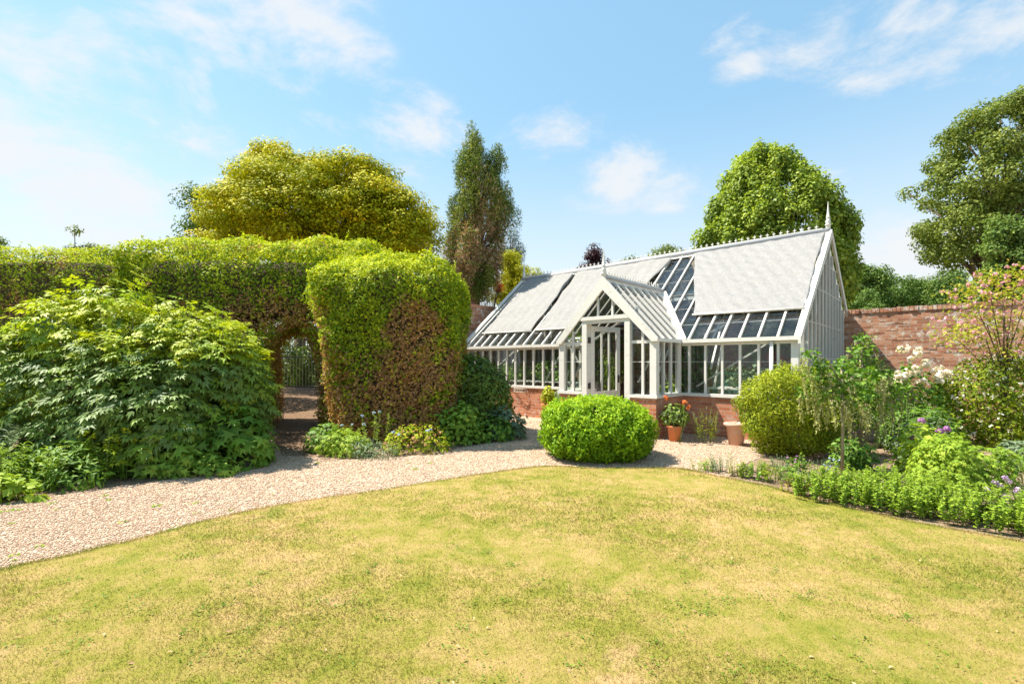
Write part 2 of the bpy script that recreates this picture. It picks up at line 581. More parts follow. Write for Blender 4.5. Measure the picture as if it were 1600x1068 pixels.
M['oak_leaf'] = leaf_mat('dull_tree_leaf', G((0, (.08, .12, .022)), (.5, (.17, .23, .04)), (1, (.34, .37, .085))), .3)
M['far_leaf'] = leaf_mat('far_tree_leaf', G((0, (.07, .13, .03)), (.5, (.13, .22, .045)), (1, (.24, .32, .07))), .3)
M['cypress_leaf'] = leaf_mat('cypress_leaf', G((0, (.08, .14, .022)), (.4, (.20, .26, .05)), (.66, (.38, .40, .11)), (.74, (.36, .21, .12)), (1, (.56, .37, .24))), .25, .6, .15)
M['purple_leaf'] = leaf_mat('purple_leaf', G((0, (.035, .015, .022)), (1, (.11, .045, .06))), .25)
M['conifer_dark'] = leaf_mat('dark_conifer_leaf', G((0, (.025, .05, .018)), (1, (.09, .13, .05))), .15)
M['pod'] = leaf_mat('hanging_pod', G((0, (.30, .34, .08)), (1, (.55, .55, .22))), .35)
M['rose_white'] = leaf_mat('cream_petal', G((0, (.75, .62, .48)), (1, (.86, .82, .76))), .35)
M['pink_petal'] = leaf_mat('pink_petal', G((0, (.66, .24, .34)), (1, (.82, .52, .56))), .35)
M['white_petal'] = leaf_mat('white_petal', G((0, (.62, .60, .50)), (1, (.82, .80, .76))), .35)
M['purple_petal'] = leaf_mat('purple_petal', G((0, (.36, .12, .40)), (1, (.58, .30, .62))), .3)
M['lilac_petal'] = leaf_mat('lilac_petal', G((0, (.46, .30, .56)), (1, (.68, .52, .74))), .3)
M['blue_petal'] = leaf_mat('blue_petal', G((0, (.30, .42, .70)), (1, (.60, .70, .86))), .3)
M['orange_petal'] = leaf_mat('orange_petal', G((0, (.75, .16, .05)), (1, (.85, .36, .14))), .3)
M['grey_leaf'] = leaf_mat('grey_green_leaf', G((0, (.10, .16, .08)), (1, (.26, .33, .20))), .25)
M['rose_leaf'] = leaf_mat('wild_rose_leaf', G((0, (.22, .30, .03)), (.6, (.42, .46, .05)), (1, (.58, .42, .08))), .4)

M['dry_leaf'] = leaf_mat('dry_leaf', G((0, (.30, .17, .08)), (1, (.60, .45, .26))), .15)
# ------------------------------------------------------------------ camera, light, sky
FPX, HY, CH = 736.5576, 565.7207, 1.44
def g2w(px, py):
    z = FPX*CH/(py-HY)
    return ((px-800)/FPX*z, z)
def p2w(px, py, Y):
    return np.array(((px-800)/FPX*Y, Y, CH+(HY-py)*Y/FPX))

cam = bpy.data.cameras.new('camera'); co = link(bpy.data.objects.new('camera', cam))
cam.sensor_width = 36; cam.lens = FPX/1600*36; cam.shift_y = (HY-534)/1600
cam.clip_start = .05; cam.clip_end = 1000
co.location = (0, 0, CH); co.rotation_euler = (R(90), 0, 0)
sc.camera = co

SUN_EL, SUN_AZ = 60.0, 14.0           # azimuth: degrees behind the left side
sun = bpy.data.lights.new('sun', 'SUN'); so = link(bpy.data.objects.new('sun', sun))
sun.energy = 4.4; sun.angle = R(.5); sun.color = (1, .925, .80)
from mathutils import Vector
Ld = Vector((-math.cos(R(SUN_AZ))*math.cos(R(SUN_EL)), math.sin(R(SUN_AZ))*math.cos(R(SUN_EL)), math.sin(R(SUN_EL))))
so.rotation_euler = Ld.to_track_quat('Z', 'Y').to_euler()
so.location = Ld*60

w = bpy.data.worlds.new('World'); sc.world = w; w.use_nodes = True
wt = w.node_tree
class WN(NT):
    def __init__(s):
        s.t = wt; s.t.nodes.clear(); s.out = s.n('ShaderNodeOutputWorld')
n = WN()
sky = n.n('ShaderNodeTexSky', sky_type='NISHITA', sun_disc=False)
sky.sun_elevation = R(SUN_EL); sky.sun_rotation = math.atan2(Ld.x, Ld.y)
sky.air_density = 1.0; sky.dust_density = .6; sky.ozone_density = 1.5
tc = n.n('ShaderNodeTexCoord').outputs['Generated']
mp = n.n('ShaderNodeMapping'); mp.inputs['Scale'].default_value = (1, 1, 1.9)
n.l(tc, mp.inputs[0])
wsp = n.n('ShaderNodeTexNoise'); wsp.inputs['Scale'].default_value = 4.6; wsp.inputs['Detail'].default_value = 13; wsp.inputs['Roughness'].default_value = .64
wsp.inputs['Distortion'].default_value = .25
n.l(mp.outputs[0], wsp.inputs['Vector'])
CL = [(40,75,.20,1),(300,55,.26,1),(420,20,.18,1),(495,65,.13,.9),(250,145,.17,.8),(300,190,.15,.6),(30,230,.26,.9),(80,300,.22,.7),(620,205,.16,.8),(500,215,.16,.6),
      (870,208,.12,1),(960,275,.13,.95),(1050,290,.10,.6),(1440,45,.17,1),(1560,20,.20,1),(1300,60,.11,.8),(1150,45,.07,.8),(1165,105,.055,.8),(1370,125,.09,.6),(1410,385,.16,1),(1310,285,.10,.7),(150,40,.2,.8)]
acc = None
for px, py, r, a in CL:
    d = np.array(((px-800)/FPX, 1, (HY-py)/FPX)); d /= np.linalg.norm(d); d *= np.array((1, 1, 1.9))
    x = n.n('ShaderNodeVectorMath', operation='DISTANCE'); n.l(mp.outputs[0], x.inputs[0]); x.inputs[1].default_value = tuple(d)
    v = n.mrange(x.outputs['Value'], 0, r*1.25, a, 0)
    acc = v if acc is None else n.math('MAXIMUM', acc, v)
cf = n.math('ADD', n.math('MULTIPLY', acc, .60), n.math('MULTIPLY', n.math('SUBTRACT', wsp.outputs['Fac'], .5), 3.0))
cf = n.math('MULTIPLY', n.mrange(cf, .10, .85, 0, .86), n.mrange(acc, .0, .22))
sp = n.n('ShaderNodeSeparateXYZ'); n.l(tc, sp.inputs[0])
hz = n.mrange(sp.outputs['Z'], -.02, .48, 1, 0)
SKYMUL = (.76, .83, .69)
skyc = n.mix(1.0, sky.outputs[0], SKYMUL, 'MULTIPLY')
skyc = n.mix(.55, skyc, (.86, 1.60, 2.32))
skyc = n.mix(n.math('MULTIPLY', n.math('POWER', hz, .95), .97), skyc, (2.42, 2.44, 2.44))     # pale humid air low over the horizon
skyc = n.mix(cf, skyc, (2.34, 2.38, 2.43))
bg = n.n('ShaderNodeBackground'); bg.inputs["Strength"].default_value = .155
n.l(skyc, bg.inputs['Color']); n.l(bg.outputs[0], n.out.inputs['Surface'])

sc.view_settings.view_transform = 'Standard'; sc.view_settings.look = 'None'
sc.view_settings.exposure = 1.34; sc.view_settings.gamma = 1.0
sc.cycles.max_bounces = 8; sc.cycles.transparent_max_bounces = 24; sc.cycles.diffuse_bounces = 4
sc.cycles.caustics_reflective = False; sc.cycles.caustics_refractive = False
sc.cycles.sample_clamp_indirect = 6

# ------------------------------------------------------------------ ground
def sst(a, b, x):
    t = np.clip((x-a)/(b-a), 0, 1); return t*t*(3-2*t)
def gz(x, y):
    return .38*sst(11., 17.2, np.asarray(y, float))*sst(-2.8, -4.6, np.asarray(x, float))
def grid_mesh(name, xs, ys, zf, mat):
    X, Y = np.meshgrid(xs, ys); Z = zf(X, Y)
    nx, ny = len(xs), len(ys)
    me = bpy.data.meshes.new(name)
    v = np.stack([X.ravel(), Y.ravel(), Z.ravel()], 1)
    idx = np.arange(nx*ny).reshape(ny, nx)
    f = np.stack([idx[:-1, :-1], idx[:-1, 1:], idx[1:, 1:], idx[1:, :-1]], -1).reshape(-1, 4)
    me.from_pydata(v.tolist(), [], f.tolist()); me.materials.append(mat)
    return link(bpy.data.objects.new(name, me))
xs = np.concatenate([[-400, -150, -60], np.arange(-30, 30.1, .5), [60, 150, 400]])
ys = np.concatenate([[-60, -20], np.arange(-8, 32.1, .5), [45, 80, 150, 500]])
structure(grid_mesh('ground', xs, ys, gz, M['soil']))

LAWN_E = [(-5.2,-3),(-5.0,-1),(-4.75,1.2),(-4.2,2.45),g2w(0,893),g2w(200,848),g2w(400,797),g2w(600,766),g2w(760,741),g2w(850,730),g2w(940,733),g2w(1055,733),
          g2w(1100,741),g2w(1200,761),g2w(1270,782),g2w(1400,812),g2w(1600,849),(4.75,3.0),(5.3,1.6),(5.6,0),(5.6,-3)]
GRAV = [(-9,1.0),(-7.5,3.6),g2w(0,788),g2w(150,765),g2w(330,741),g2w(400,718),(-4.2,7.9),(-3.3,7.9),g2w(500,720),g2w(640,713),g2w(780,690),(-.1,9.6),(.0,12.0),(-.8,14.0),
        (4.6,8.5),g2w(1215,705),g2w(1170,722),g2w(1110,765),g2w(1055,760),g2w(940,760),g2w(850,755),g2w(600,800),g2w(300,860),(-3.0,1.5),(-5.0,-2),(-9,-2)]
def smooth_poly(P, k=3, jit=.03):
    P = [np.array(p, float) for p in P]; out = []
    for i in range(len(P)):
        a, b, c, d = P[i-1], P[i], P[(i+1) % len(P)], P[(i+2) % len(P)]
        for j in range(k):
            t = j/k
            q = .5*((2*b)+(-a+c)*t+(2*a-5*b+4*c-d)*t*t+(-a+3*b-3*c+d)*t**3)
            out.append(q+rng.normal(size=2)*jit*.35)
    return np.array(out)
def sheet(name, P, z, mat):
    import bmesh
    bm = bmesh.new()
    vs = [bm.verts.new((p[0], p[1], z)) for p in P]
    f = bm.faces.new(vs); bmesh.ops.triangulate(bm, faces=[f])
    for q in bm.faces:
        if q.normal.z < 0:
            q.normal_flip()
    me = bpy.data.meshes.new(name); bm.to_mesh(me); bm.free(); me.materials.append(mat)
    return link(bpy.data.objects.new(name, me))
LP = smooth_poly(LAWN_E, 5)
structure(sheet('lawn', LP, .014, M['lawn']))
structure(sheet('gravel_path', np.array(GRAV), .005, M['gravel']))
ax = np.linspace(-1, 1, 6); ay = np.linspace(7.2, 22, 60)
def arch_path():
    vs = []; fs = []
    for y in ay:
        c = -.462*y*1.0+(.15 if y < 10 else .1); wd = .55 if y < 12 else .9
        if y < 9: c += .12*(9-y)
        for a in ax:
            x = c+a*wd; vs.append((x, y, float(gz(x, y))+.012))
    for j in range(len(ay)-1):
        for i in range(5):
            k = j*6+i; fs.append((k, k+1, k+7, k+6))
    me = bpy.data.meshes.new('path'); me.from_pydata(vs, [], fs); me.materials.append(M['litter'])
    return structure(link(bpy.data.objects.new('path', me)))
arch_path()

def inside(P, poly):
    x, y = P[:, 0], P[:, 1]; r = np.zeros(len(P), bool)
    for i in range(len(poly)):
        x0, y0 = poly[i-1]; x1, y1 = poly[i]
        k = ((y0 > y) != (y1 > y)) & (x < (x1-x0)*(y-y0)/(y1-y0+1e-12)+x0)
        r ^= k
    return r
def view_scatter(n, y0, y1, poly, zpow=1.6, m=1.0):
    """points on the ground, denser nearby, within sight of the photographed part"""
    out = []; c = 0
    while c < n:
        k = 200000
        u = rng.random(k)
        a = 1-zpow
        Y = (y0**a+(y1**a-y0**a)*u)**(1/a)
        X = (rng.random(k)*2-1)*(Y*1.12+m)
        # weight towards even angular spread
        P = np.stack([X, Y], 1)
        P = P[inside(P, poly)]
        out.append(P); c += len(P)
    return np.concatenate(out)[:n]
# grass
def grass():
    NB = 560000
    P = view_scatter(NB, .7, 7.0, LP, 1.25, 3.0)
    D = P[:, 1]
    p3 = np.stack([P[:, 0], P[:, 1], np.zeros(NB)], 1)
    h = (.013+.012*rng.random(NB))*(1+.35*nz(p3, .5, 3)); wdt = .0022+.0009*D
    lean = rng.normal(size=(NB, 3))*.75; lean[:, 2] = 1
    T = unit(lean)
    N = np.cross(T, rnd(NB))
    L = LM()
    v = np.array([(0,-.5,0),(0,.5,0),(.6,.3,0),(.6,-.3,0),(1,0,.12)], float)
    # width scaled separately: three classes of width
    for a, b in ((0, 2.6), (2.6, 4.2), (4.2, 9)):
        k = (D >= a) & (D < b)
        ww = (.0026+.0009*(a+min(b, 7))/2)/.028
        t = v.copy(); t[:, 1] *= ww
        p = np.stack([P[k, 0], P[k, 1], np.full(k.sum(), .012)], 1)
        L.add(p, N[k], T[k], h[k], (t, [(0,1,2,3),(3,2,4)]), rng.random(k.sum()))
    o = L.build('grass', M['blade']); o['kind'] = 'stuff'
    o['label'] = 'short dry lawn grass patched green and straw'; o['category'] = 'grass'
    # ragged longer tufts along the lawn edge
    L = LM(); e = LP
    seg = np.concatenate([e[i]+(e[(i+1) % len(e)]-e[i])*rng.random((260, 1)) for i in range(len(e)) if e[i][1] > 1])
    seg = seg+rng.normal(size=seg.shape)*.022
    k = len(seg)
    T = unit(np.stack([rng.normal(size=k)*.6, rng.normal(size=k)*.6, np.ones(k)], 1))
    t = v.copy(); t[:, 1] *= .13
    L.add(np.stack([seg[:, 0], seg[:, 1], np.full(k, .003)], 1), np.cross(T, rnd(k)), T, .018+.022*rng.random(k), (t, [(0,1,2,3),(3,2,4)]), rng.random(k))
    o = L.build('lawn_edge_grass', M['blade']); o['kind'] = 'stuff'
    o['label'] = 'longer ragged grass along the lawn edge'; o['category'] = 'grass'
grass()
def stones():
    P = view_scatter(75000, 2.6, 11.5, np.array(GRAV), 1.5)
    P = P[~inside(P, LP)]
    k = len(P); D = P[:, 1]
    S = (.007+.010*rng.random(k)**1.5)*(.8+.10*D)
    T = rnd(k); T[:, 2] *= .3
    N = unit(np.stack([rng.normal(size=k)*.3, rng.normal(size=k)*.3, np.ones(k)], 1))
    L = LM(); L.add(np.stack([P[:, 0], P[:, 1], .006+S*.12], 1), N, T, S, T_stone(), np.clip(rng.normal(.5, .24, k), 0, 1))
    # spilt stones on the soil of the right bed and on the arch path
    k = 9000
    Q = np.stack([rng.uniform(3.2, 9, k), rng.uniform(4.6, 8.6, k)], 1); S = .008+.014*rng.random(k)**2
    L.add(np.stack([Q[:, 0], Q[:, 1], S*.1], 1), rnd(k)*.3+np.array((0, 0, 1)), rnd(k), S, T_stone(), rng.random(k))
    k = 2600
    y = rng.uniform(6.8, 18, k); x = -.462*y+.1+rng.uniform(-.7, .7, k); S = .010+.012*rng.random(k)
    L.add(np.stack([x, y, gz(x, y)+.012+S*.1], 1), rnd(k)*.3+np.array((0, 0, 1)), rnd(k), S, T_stone(), rng.random(k)*.45)
    o = L.build('gravel', M['stone']); o['kind'] = 'stuff'
    o['label'] = 'loose buff gravel stones on the garden path'; o['category'] = 'gravel'
stones()
def litter():
    # small weeds rooted in the gravel and coarse grass clumps, clover in the lawn
    L = LM(); k = 46
    P = view_scatter(400, 3.0, 9.0, np.array(GRAV), 1.5); P = P[~inside(P, LP)][:k]
    for p in P:
        q = random.randint(8, 26); r = random.uniform(.015, .05)
        d = rnd(q); d[:, 2] = np.abs(d[:, 2])*.5
        L.add(np.array((p[0], p[1], .01))+d*r*.5, unit(d*.4+np.array((0, 0, 1))), d, r*.9, T_oval(.45), np.clip(rng.normal(.55, .25, q), 0, 1))
    P = view_scatter(150, 1.9, 6.4, LP, 1.5)
    for p in P:
        q = random.randint(14, 40); r = random.uniform(.02, .06)
        d = rng.normal(size=(q, 2))*r
        b = np.stack([p[0]+d[:, 0], p[1]+d[:, 1], np.full(q, .014)], 1)
        L.add(b+np.array((0, 0, .012)), unit(rnd(q)*.5+np.array((0, 0, 1))), rnd(q), .012*(.6+.8*rng.random(q)), T_oval(.8), np.clip(rng.normal(.05, .15, q), 0, 1))
    o = L.build('weeds', M['herb_leaf']); o['kind'] = 'stuff'; o['label'] = 'tiny weeds and clover dotted over lawn and gravel'; o['category'] = 'weeds'
    L = LM(); k = 170
    P = view_scatter(k, 1.9, 9.0, np.concatenate([LP[:1], np.array([(-9,-2),(-9,4),(-4,8),(0,11),(5,8),(6,3),(6,-2)])]), 1.6)
    L.add(np.stack([P[:, 0], P[:, 1], np.full(k, .026)], 1), unit(rnd(k)*.4+np.array((0, 0, 1))), rnd(k), .012+.02*rng.random(k), T_oval(.5, .15, .1), rng.random(k))
    o = L.build('fallen_leaves', M['dry_leaf']); o['kind'] = 'stuff'; o['label'] = 'dry fallen leaves scattered on grass and gravel'; o['category'] = 'leaves'
litter()

# ------------------------------------------------------------------ greenhouse
TH = .8181; s_, c_ = math.sin(TH), math.cos(TH)
GX, GY = 4.9707, 8.178
def lw(x, y, z=0.0):            # greenhouse frame -> world
    u = -x
    return np.array((GX-s_*u+c_*y, GY+c_*u+s_*y, z))
GROT = TH-PI/2
ZE, ZS, ZR, ZB = 1.8628, .8232, 4.2124, 2.6522
SR, SB, LL = 2.7632, 4.7939, 8.8466
SL = (ZR-ZE)/SR; SLB = (ZR-ZB)/(SB-SR)
B_ = .3222; PL, PRt = -4.3127, -2.0724; PV = 1.1466; PZ = 3.0909; PM = (PL+PRt)/2
PS = (PZ-ZE)/((PRt-PL)/2)

gh = thing('greenhouse', 'long white timber greenhouse with gabled porch on a low brick plinth', 'greenhouse', (GX, GY, 0), GROT)
W = M['white']
# brick plinth
T_ = .23
DJ0, DJ1 = -3.707, -2.599
def plinth(x0, x1, y0, y1):
    MB().box(x0, x1, y0, y1, -.05, ZS-.06).build('plinth', M['brick_red'], gh)
plinth(-LL, PL+.001, 0, T_)
plinth(PL, PL+T_, -PV, -.001)
plinth(PL+T_+.001, DJ0-.002, -PV, -PV+T_)
plinth(DJ1+.002, PRt-T_-.001, -PV, -PV+T_)
plinth(PRt-T_, PRt, -PV, -.001)
plinth(PRt-.001, 0, 0, T_)
plinth(-T_, 0, T_+.001, SB-.003)
plinth(-LL, -LL+T_, T_+.001, SB-.003)
MB().box(DJ0, DJ1, -PV+.02, -PV+.45, -.04, .06).build('doorstep', M['terra_pale'], gh)
# timber sill
o_ = .035
sl = MB()
for a in ((-LL-o_, PL-o_-.002, -o_, T_), (PL-o_, PL+T_, -PV-o_+.002, -o_-.002), (PL+T_+.002, DJ0, -PV-o_, -PV+T_), (DJ1, PRt-T_-.002, -PV-o_, -PV+T_),
          (PRt-T_, PRt+o_, -PV-o_+.002, -o_-.002), (PRt+o_+.002, o_, -o_, T_), (-T_, o_, T_+.002, SB-.004), (-LL-o_, -LL+T_, T_+.002, SB-.004)):
    sl.box(*a, ZS-.058, ZS)
sl.build('sill', W, gh)
# mullions of the walls
def mull(x, y, z0, z1, wx=.04, wy=.07, name='mullion'):
    MB().box(x-wx/2, x+wx/2, y-wy/2, y+wy/2, z0, z1).build(name, W, gh)
ym = .05
xr_ = [-B_*k for k in range(1, 7)]
xl_ = [-5.428-B_*k for k in range(-3, 11)]
for x in xr_+[x for x in xl_ if x > -LL+.1 and x < PL-.1]:
    mull(x, ym, ZS, ZE-.03)
for x, y in ((-.06, .06), (-LL+.06, .06)):
    mull(x, y, ZS, ZE-.03, .115, .115, 'corner_post')
for x, y in ((PL+.055, -PV+.055), (PRt-.055, -PV+.055)):
    mull(x, y, ZS, ZE-.005, .13, .13, 'corner_post')
for x in (PL+.05, PRt-.05):
    mull(x, -.06, ZS, ZE-.03, .09, .09, 'corner_post')
    for y in (-PV+.40, -PV+.72):
        mull(x, y, ZS, ZE-.03, .06, .04)
for x in (-3.985, -2.36):
    zt = PZ-PS*abs(x-PM)-.12
    mull(x, -PV+.06, ZS, zt, .045, .06)
for x0, x1 in ((PL+.12, DJ0-.003), (DJ1+.003, PRt-.12)):
    MB().box(x0, x1, -PV+.035, -PV+.085, ZE-.06, ZE).build('transom', W, gh)
# gable mullions, right and left ends
gy = [.36+i*.352 for i in range(13)]
for X in (-.045, -LL+.045):
    for y in gy:
        if y > SB-.05: continue
        zt = (ZE+SL*y if y < SR else ZR-SLB*(y-SR))-.1
        mull(X+(.015 if X > -1 else -.015), y, ZS, zt, .075, .042, 'gable_mullion')
# eaves gutter and plate
MB().box(-LL-.06, PL-.03, -.085, .0, ZE-.035, ZE+.035).build('gutter', W, gh)
MB().box(PRt+.032, .06, -.085, .0, ZE-.035, ZE+.035).build('gutter', W, gh)
MB().box(PRt-.02, PRt+.03, -PV-.0, -.086, ZE-.035, ZE+.033).build('gutter', W, gh)
MB().box(PL-.028, PL+.02, -PV-.0, -.086, ZE-.035, ZE+.033).build('gutter', W, gh)
for a in ((-LL, PL, .002, .10, ZE-.09, ZE-.038), (PRt, 0, .002, .10, ZE-.09, ZE-.038), (-LL, 0, SB-.1, SB-.005, ZB-.12, ZB-.04)):
    MB().box(*a).build('wall_plate', W, gh)
# roof
def up_front(x, t, dz=0.0): return (x, t, ZE+SL*t+dz)
def up_back(x, t, dz=0.0): return (x, t, ZR-SLB*(t-SR)+dz)
def valley(x):
    d = 1.12-abs(x-PM)
    return max(0.0, PS*d/SL) if d > 0 else 0.0
nf = (0, -math.sin(math.atan(SL)), math.cos(math.atan(SL)))
nb = (0, math.sin(math.atan(SLB)), math.cos(math.atan(SLB)))
allx = [-B_*k for k in range(1, 13)]+[-4.27, -4.60, -4.93]+[x for x in xl_ if x < -5.2 and x > -LL+.1]
for x in allx:
    t0 = valley(x)
    MB().bar(up_front(x, t0+.0, .025), up_front(x, SR-.03, .025), .034, .06, nf).build('rafter', W, gh)
bx = [-.33*k for k in range(1, 27)]
for x in bx:
    MB().bar(up_back(x, SR+.04, .02), up_back(x, SB-.03, .02), .034, .05, nb).build('back_rafter', W, gh)
gl = M['glass']
MB().poly([up_front(-LL+.03, 0), up_front(PL, 0), (PM, (PZ-ZE)/SL, PZ), up_front(PRt, 0), up_front(-.03, 0), up_front(-.03, SR), up_front(-LL+.03, SR)]).build('roof_glass', gl, gh)
MB().poly([up_back(-.03, SR), up_back(-.03, SB), up_back(-LL+.03, SB), up_back(-LL+.03, SR)]).build('roof_glass', gl, gh)
yb = (PZ-ZE)/SL
MB().poly([(PRt, -PV, ZE), (PRt, 0, ZE), (PM, yb, PZ), (PM, -PV, PZ)]).build('porch_roof_glass', gl, gh)
MB().poly([(PL, 0, ZE), (PL, -PV, ZE), (PM, -PV, PZ), (PM, yb, PZ)]).build('porch_roof_glass', gl, gh)
def vglass(vs): MB().poly(vs).build('wall_glass', gl, gh)
vglass([(-LL+.1, .055, ZS), (PL, .055, ZS), (PL, .055, ZE-.05), (-LL+.1, .055, ZE-.05)])
vglass([(PRt, .055, ZS), (-.1, .055, ZS), (-.1, .055, ZE-.05), (PRt, .055, ZE-.05)])
for x in (PL+.05, PRt-.05):
    vglass([(x, -PV+.1, ZS), (x, -.1, ZS), (x, -.1, ZE-.04), (x, -PV+.1, ZE-.04)])
yg = -PV+.062
def zporch(x, d=.1): return PZ-PS*abs(x-PM)-d
vglass([(PL+.11, yg, ZS), (DJ0, yg, ZS), (DJ0, yg, zporch(DJ0)), (PL+.11, yg, zporch(PL+.11, .05))])
vglass([(DJ1, yg, ZS), (PRt-.11, yg, ZS), (PRt-.11, yg, zporch(PRt-.11, .05)), (DJ1, yg, zporch(DJ1))])
vglass([(DJ0+.12, yg, 2.36), (DJ1-.12, yg, 2.36), (PM, yg, PZ-.1)])
for X in (-.018, -LL+.018):
    vglass([(X, .1, ZS), (X, SB-.02, ZS), (X, SB-.02, ZB-.06), (X, SR, ZR-.08), (X, .1, ZE+SL*.1-.06)])
# overlapping pane edges (thin pale lines across the glass)
lap = MB()
for t in np.arange(.42, SR, .46):
    for a, b in ((-LL+.05, PL), (PL, PRt), (PRt, -.05)):
        if a == PL:
            if t < yb:
                d = 1.12*(1-t/yb)
                if d < 1.1:
                    lap.bar(up_front(PL, t, .004), up_front(PM-d, t, .004), .004, .004, nf)
                    lap.bar(up_front(PM+d, t, .004), up_front(PRt, t, .004), .004, .004, nf)
                continue
        lap.bar(up_front(a, t, .004), up_front(b, t, .004), .004, .004, nf)
lap.build('pane_lap', W, gh)
for a, b in ((-LL+.1, PL), (PRt, -.1)):
    lap = MB(); lap.box(a, b, .057, .062, ZS+.62, ZS+.632); lap.build('pane_lap', W, gh)
for x in (PL+.05, PRt-.05):
    lap = MB(); lap.box(x-.004, x+.004, -PV+.1, -.1, ZS+.62, ZS+.632); lap.build('pane_lap', W, gh)
for a, b in ((PL+.12, DJ0), (DJ1, PRt-.12)):
    lap = MB(); lap.box(a, b, yg-.006, yg-.001, ZS+.62, ZS+.632); lap.build('pane_lap', W, gh)
for X in (-.014, -LL+.014):
    lp2 = MB()
    for z in (1.5, 2.2, 2.9, 3.5):
        y0 = max(.1, (z-ZE)/SL+.05); y1 = min(SB-.05, SR+(ZR-z)/SLB-.05)
        lp2.box(X-.003, X+.006, y0, y1, z, z+.014)
    lp2.build('gable_pane_lap', W, gh)
# ridge, cresting, finials
pr_ = []
MB().tube([(-LL-.05, SR, ZR+.06), (.0, SR, ZR+.06)], .075, 14).build('ridge_roll', M['lead'], gh, True)
MB().prism([(-LL, SR-.10, ZR-.04), (-LL, SR, ZR+.045), (-LL, SR+.10, ZR-.04), (-LL, SR, ZR-.02)], (LL-.03, 0, 0)).build('ridge_board', W, gh)
def crest(p0, p1, step=.14):
    m = MB(); p0 = np.array(p0); p1 = np.array(p1); L = np.linalg.norm(p1-p0); d = (p1-p0)/L
    m.bar(p0, p1, .02, .02)
    for i in range(int(L/step)):
        q = p0+d*(i+.5)*step
        z = np.array((0, 0, 1.))
        m.bar(q, q+z*.085, .014, .014, (1, 0, 0)) if False else m.tube([q, q+z*.05, q+z*.10], [.010, .012, .004], 5)
        m.tube([q+z*.045-d*.034+z*.012, q+z*.045, q+z*.045+d*.034+z*.012], [.006, .012, .006], 4)
    return m
crest((-LL, SR, ZR+.14), (-.12, SR, ZR+.14)).build('cresting', W, gh)
crest((PM, -PV+.02, PZ+.13), (PM, yb-.1, PZ+.13), .11).build('porch_cresting', W, gh)
FIN = [(.055, 0), (.055, .10), (.075, .12), (.05, .15), (.05, .17), (.062, .20), (.045, .25), (.032, .29), (.05, .31), (.036, .33), (.025, .45), (.006, .72)]
for x, y, z, k in ((-.02, SR, ZR+.10, .84), (-LL+.02, SR, ZR+.05, .95), (PM, -PV-.01, PZ+.03, .85)):
    MB().lathe([(r*k, h*k) for r, h in FIN], (x, y, z), 10).build('finial', W, gh, True)
# porch roof timbers
MB().tube([(PM, -PV-.03, PZ+.075), (PM, yb, PZ+.075)], .045, 10).build('porch_ridge_roll', M['lead'], gh, True)
MB().box(PM-.018, PM+.018, -PV, yb-.02, PZ-.08, PZ+.075).build('porch_ridge_board', W, gh)
npr = math.atan(PS)
for sg in (1, -1):
    up = (sg*math.sin(npr), 0, math.cos(npr))
    for i in range(1, 8):
        y = -PV+i*.325
        r0 = .03
        d_end = 1.12 if y <= 0 else 1.12-(SL*y/PS)
        if d_end < .1: continue
        a = (PM+sg*r0, y, PZ-PS*r0+.025); b = (PM+sg*d_end, y, PZ-PS*d_end+.025)
        MB().bar(a, b, .034, .055, up).build('porch_rafter', W, gh)
    MB().bar((PM+sg*1.14, -.02, ZE+.035), (PM+sg*.02, yb+.01, PZ+.04), .15, .04, (0, -.3, 1)).build('valley_board', M['white_old'], gh)
# bargeboards
bb = [(0, 3.18), (1.175, 3.18-PS*1.175), (1.175, ZE-.03), (1.055, ZE-.03), (0, 2.9)]
for sg in (1, -1):
    MB().prism([(PM+sg*x, -PV-.055, z) for x, z in bb][::sg], (0, .05, 0)).build('bargeboard', W, gh)
def rake(X, off):
    f0 = [(-.10, ZE-.10), (-.10, ZE+.02), (SR, ZR+.10), (SR, ZR-.085)]
    MB().prism([(X, y, z) for y, z in f0], (off, 0, 0)).build('bargeboard', W, gh)
    f1 = [(SB+.06, ZB-.13), (SB+.06, ZB+.02), (SR+.002, ZR+.10), (SR+.002, ZR-.085)]
    MB().prism([(X, y, z) for y, z in f1], (off, 0, 0)).build('bargeboard', W, gh)
rake(.012, .045); rake(-LL-.012, -.045)
for X in (-.02, -LL+.02):
    MB().bar(up_front(X, -.06, .055), up_front(X, SR-.02, .055), .07, .05, nf).build('verge_bar', W, gh)
# gable glazing above the door
for x in (PM-.17, PM+.17):
    mull(x, -PV+.06, 2.36, zporch(x, .14), .04, .05)
# inner frame: purlin, ties, braces, pipes
inn = MB()
inn.bar((-LL+.1, 1.35, ZE+SL*1.35-.10), (-.1, 1.35, ZE+SL*1.35-.10), .05, .07)
inn.bar((-LL+.1, 3.8, ZR-SLB*(3.8-SR)-.10), (-.1, 3.8, ZR-SLB*(3.8-SR)-.10), .05, .07)
inn.build('purlin', W, gh)
def brace(a, b, w=.035): MB().bar(a, b, w, .03).build('brace', W, gh)
for x in (-1.55, -4.6, -7.0):
    brace((x, .14, ZE-.05), (x, 1.35, ZE+SL*1.35-.16)); 
    brace((x, .14, 1.3), (x, 1.0, ZE+SL*1.0-.1))
brace((-1.85, .20, .95), (-.55, .2, ZE-.08)); brace((-1.75, .35, 2.0), (-.9, 1.0, 2.5))
brace((-1.62, .5, .9), (-1.45, .5, 1.8), .05)
brace((PL+.15, -PV+.2, 1.75), (DJ0, -PV+.25, 1.02)); brace((PL+.15, -PV+.22, 1.0), (DJ0, -PV+.22, 1.7))
brace((DJ1+.05, -PV+.22, 1.05), (PRt-.15, -PV+.22, 1.62)); brace((PRt-.16, -PV+.15, .95), (PRt-.16, -.2, 1.75))
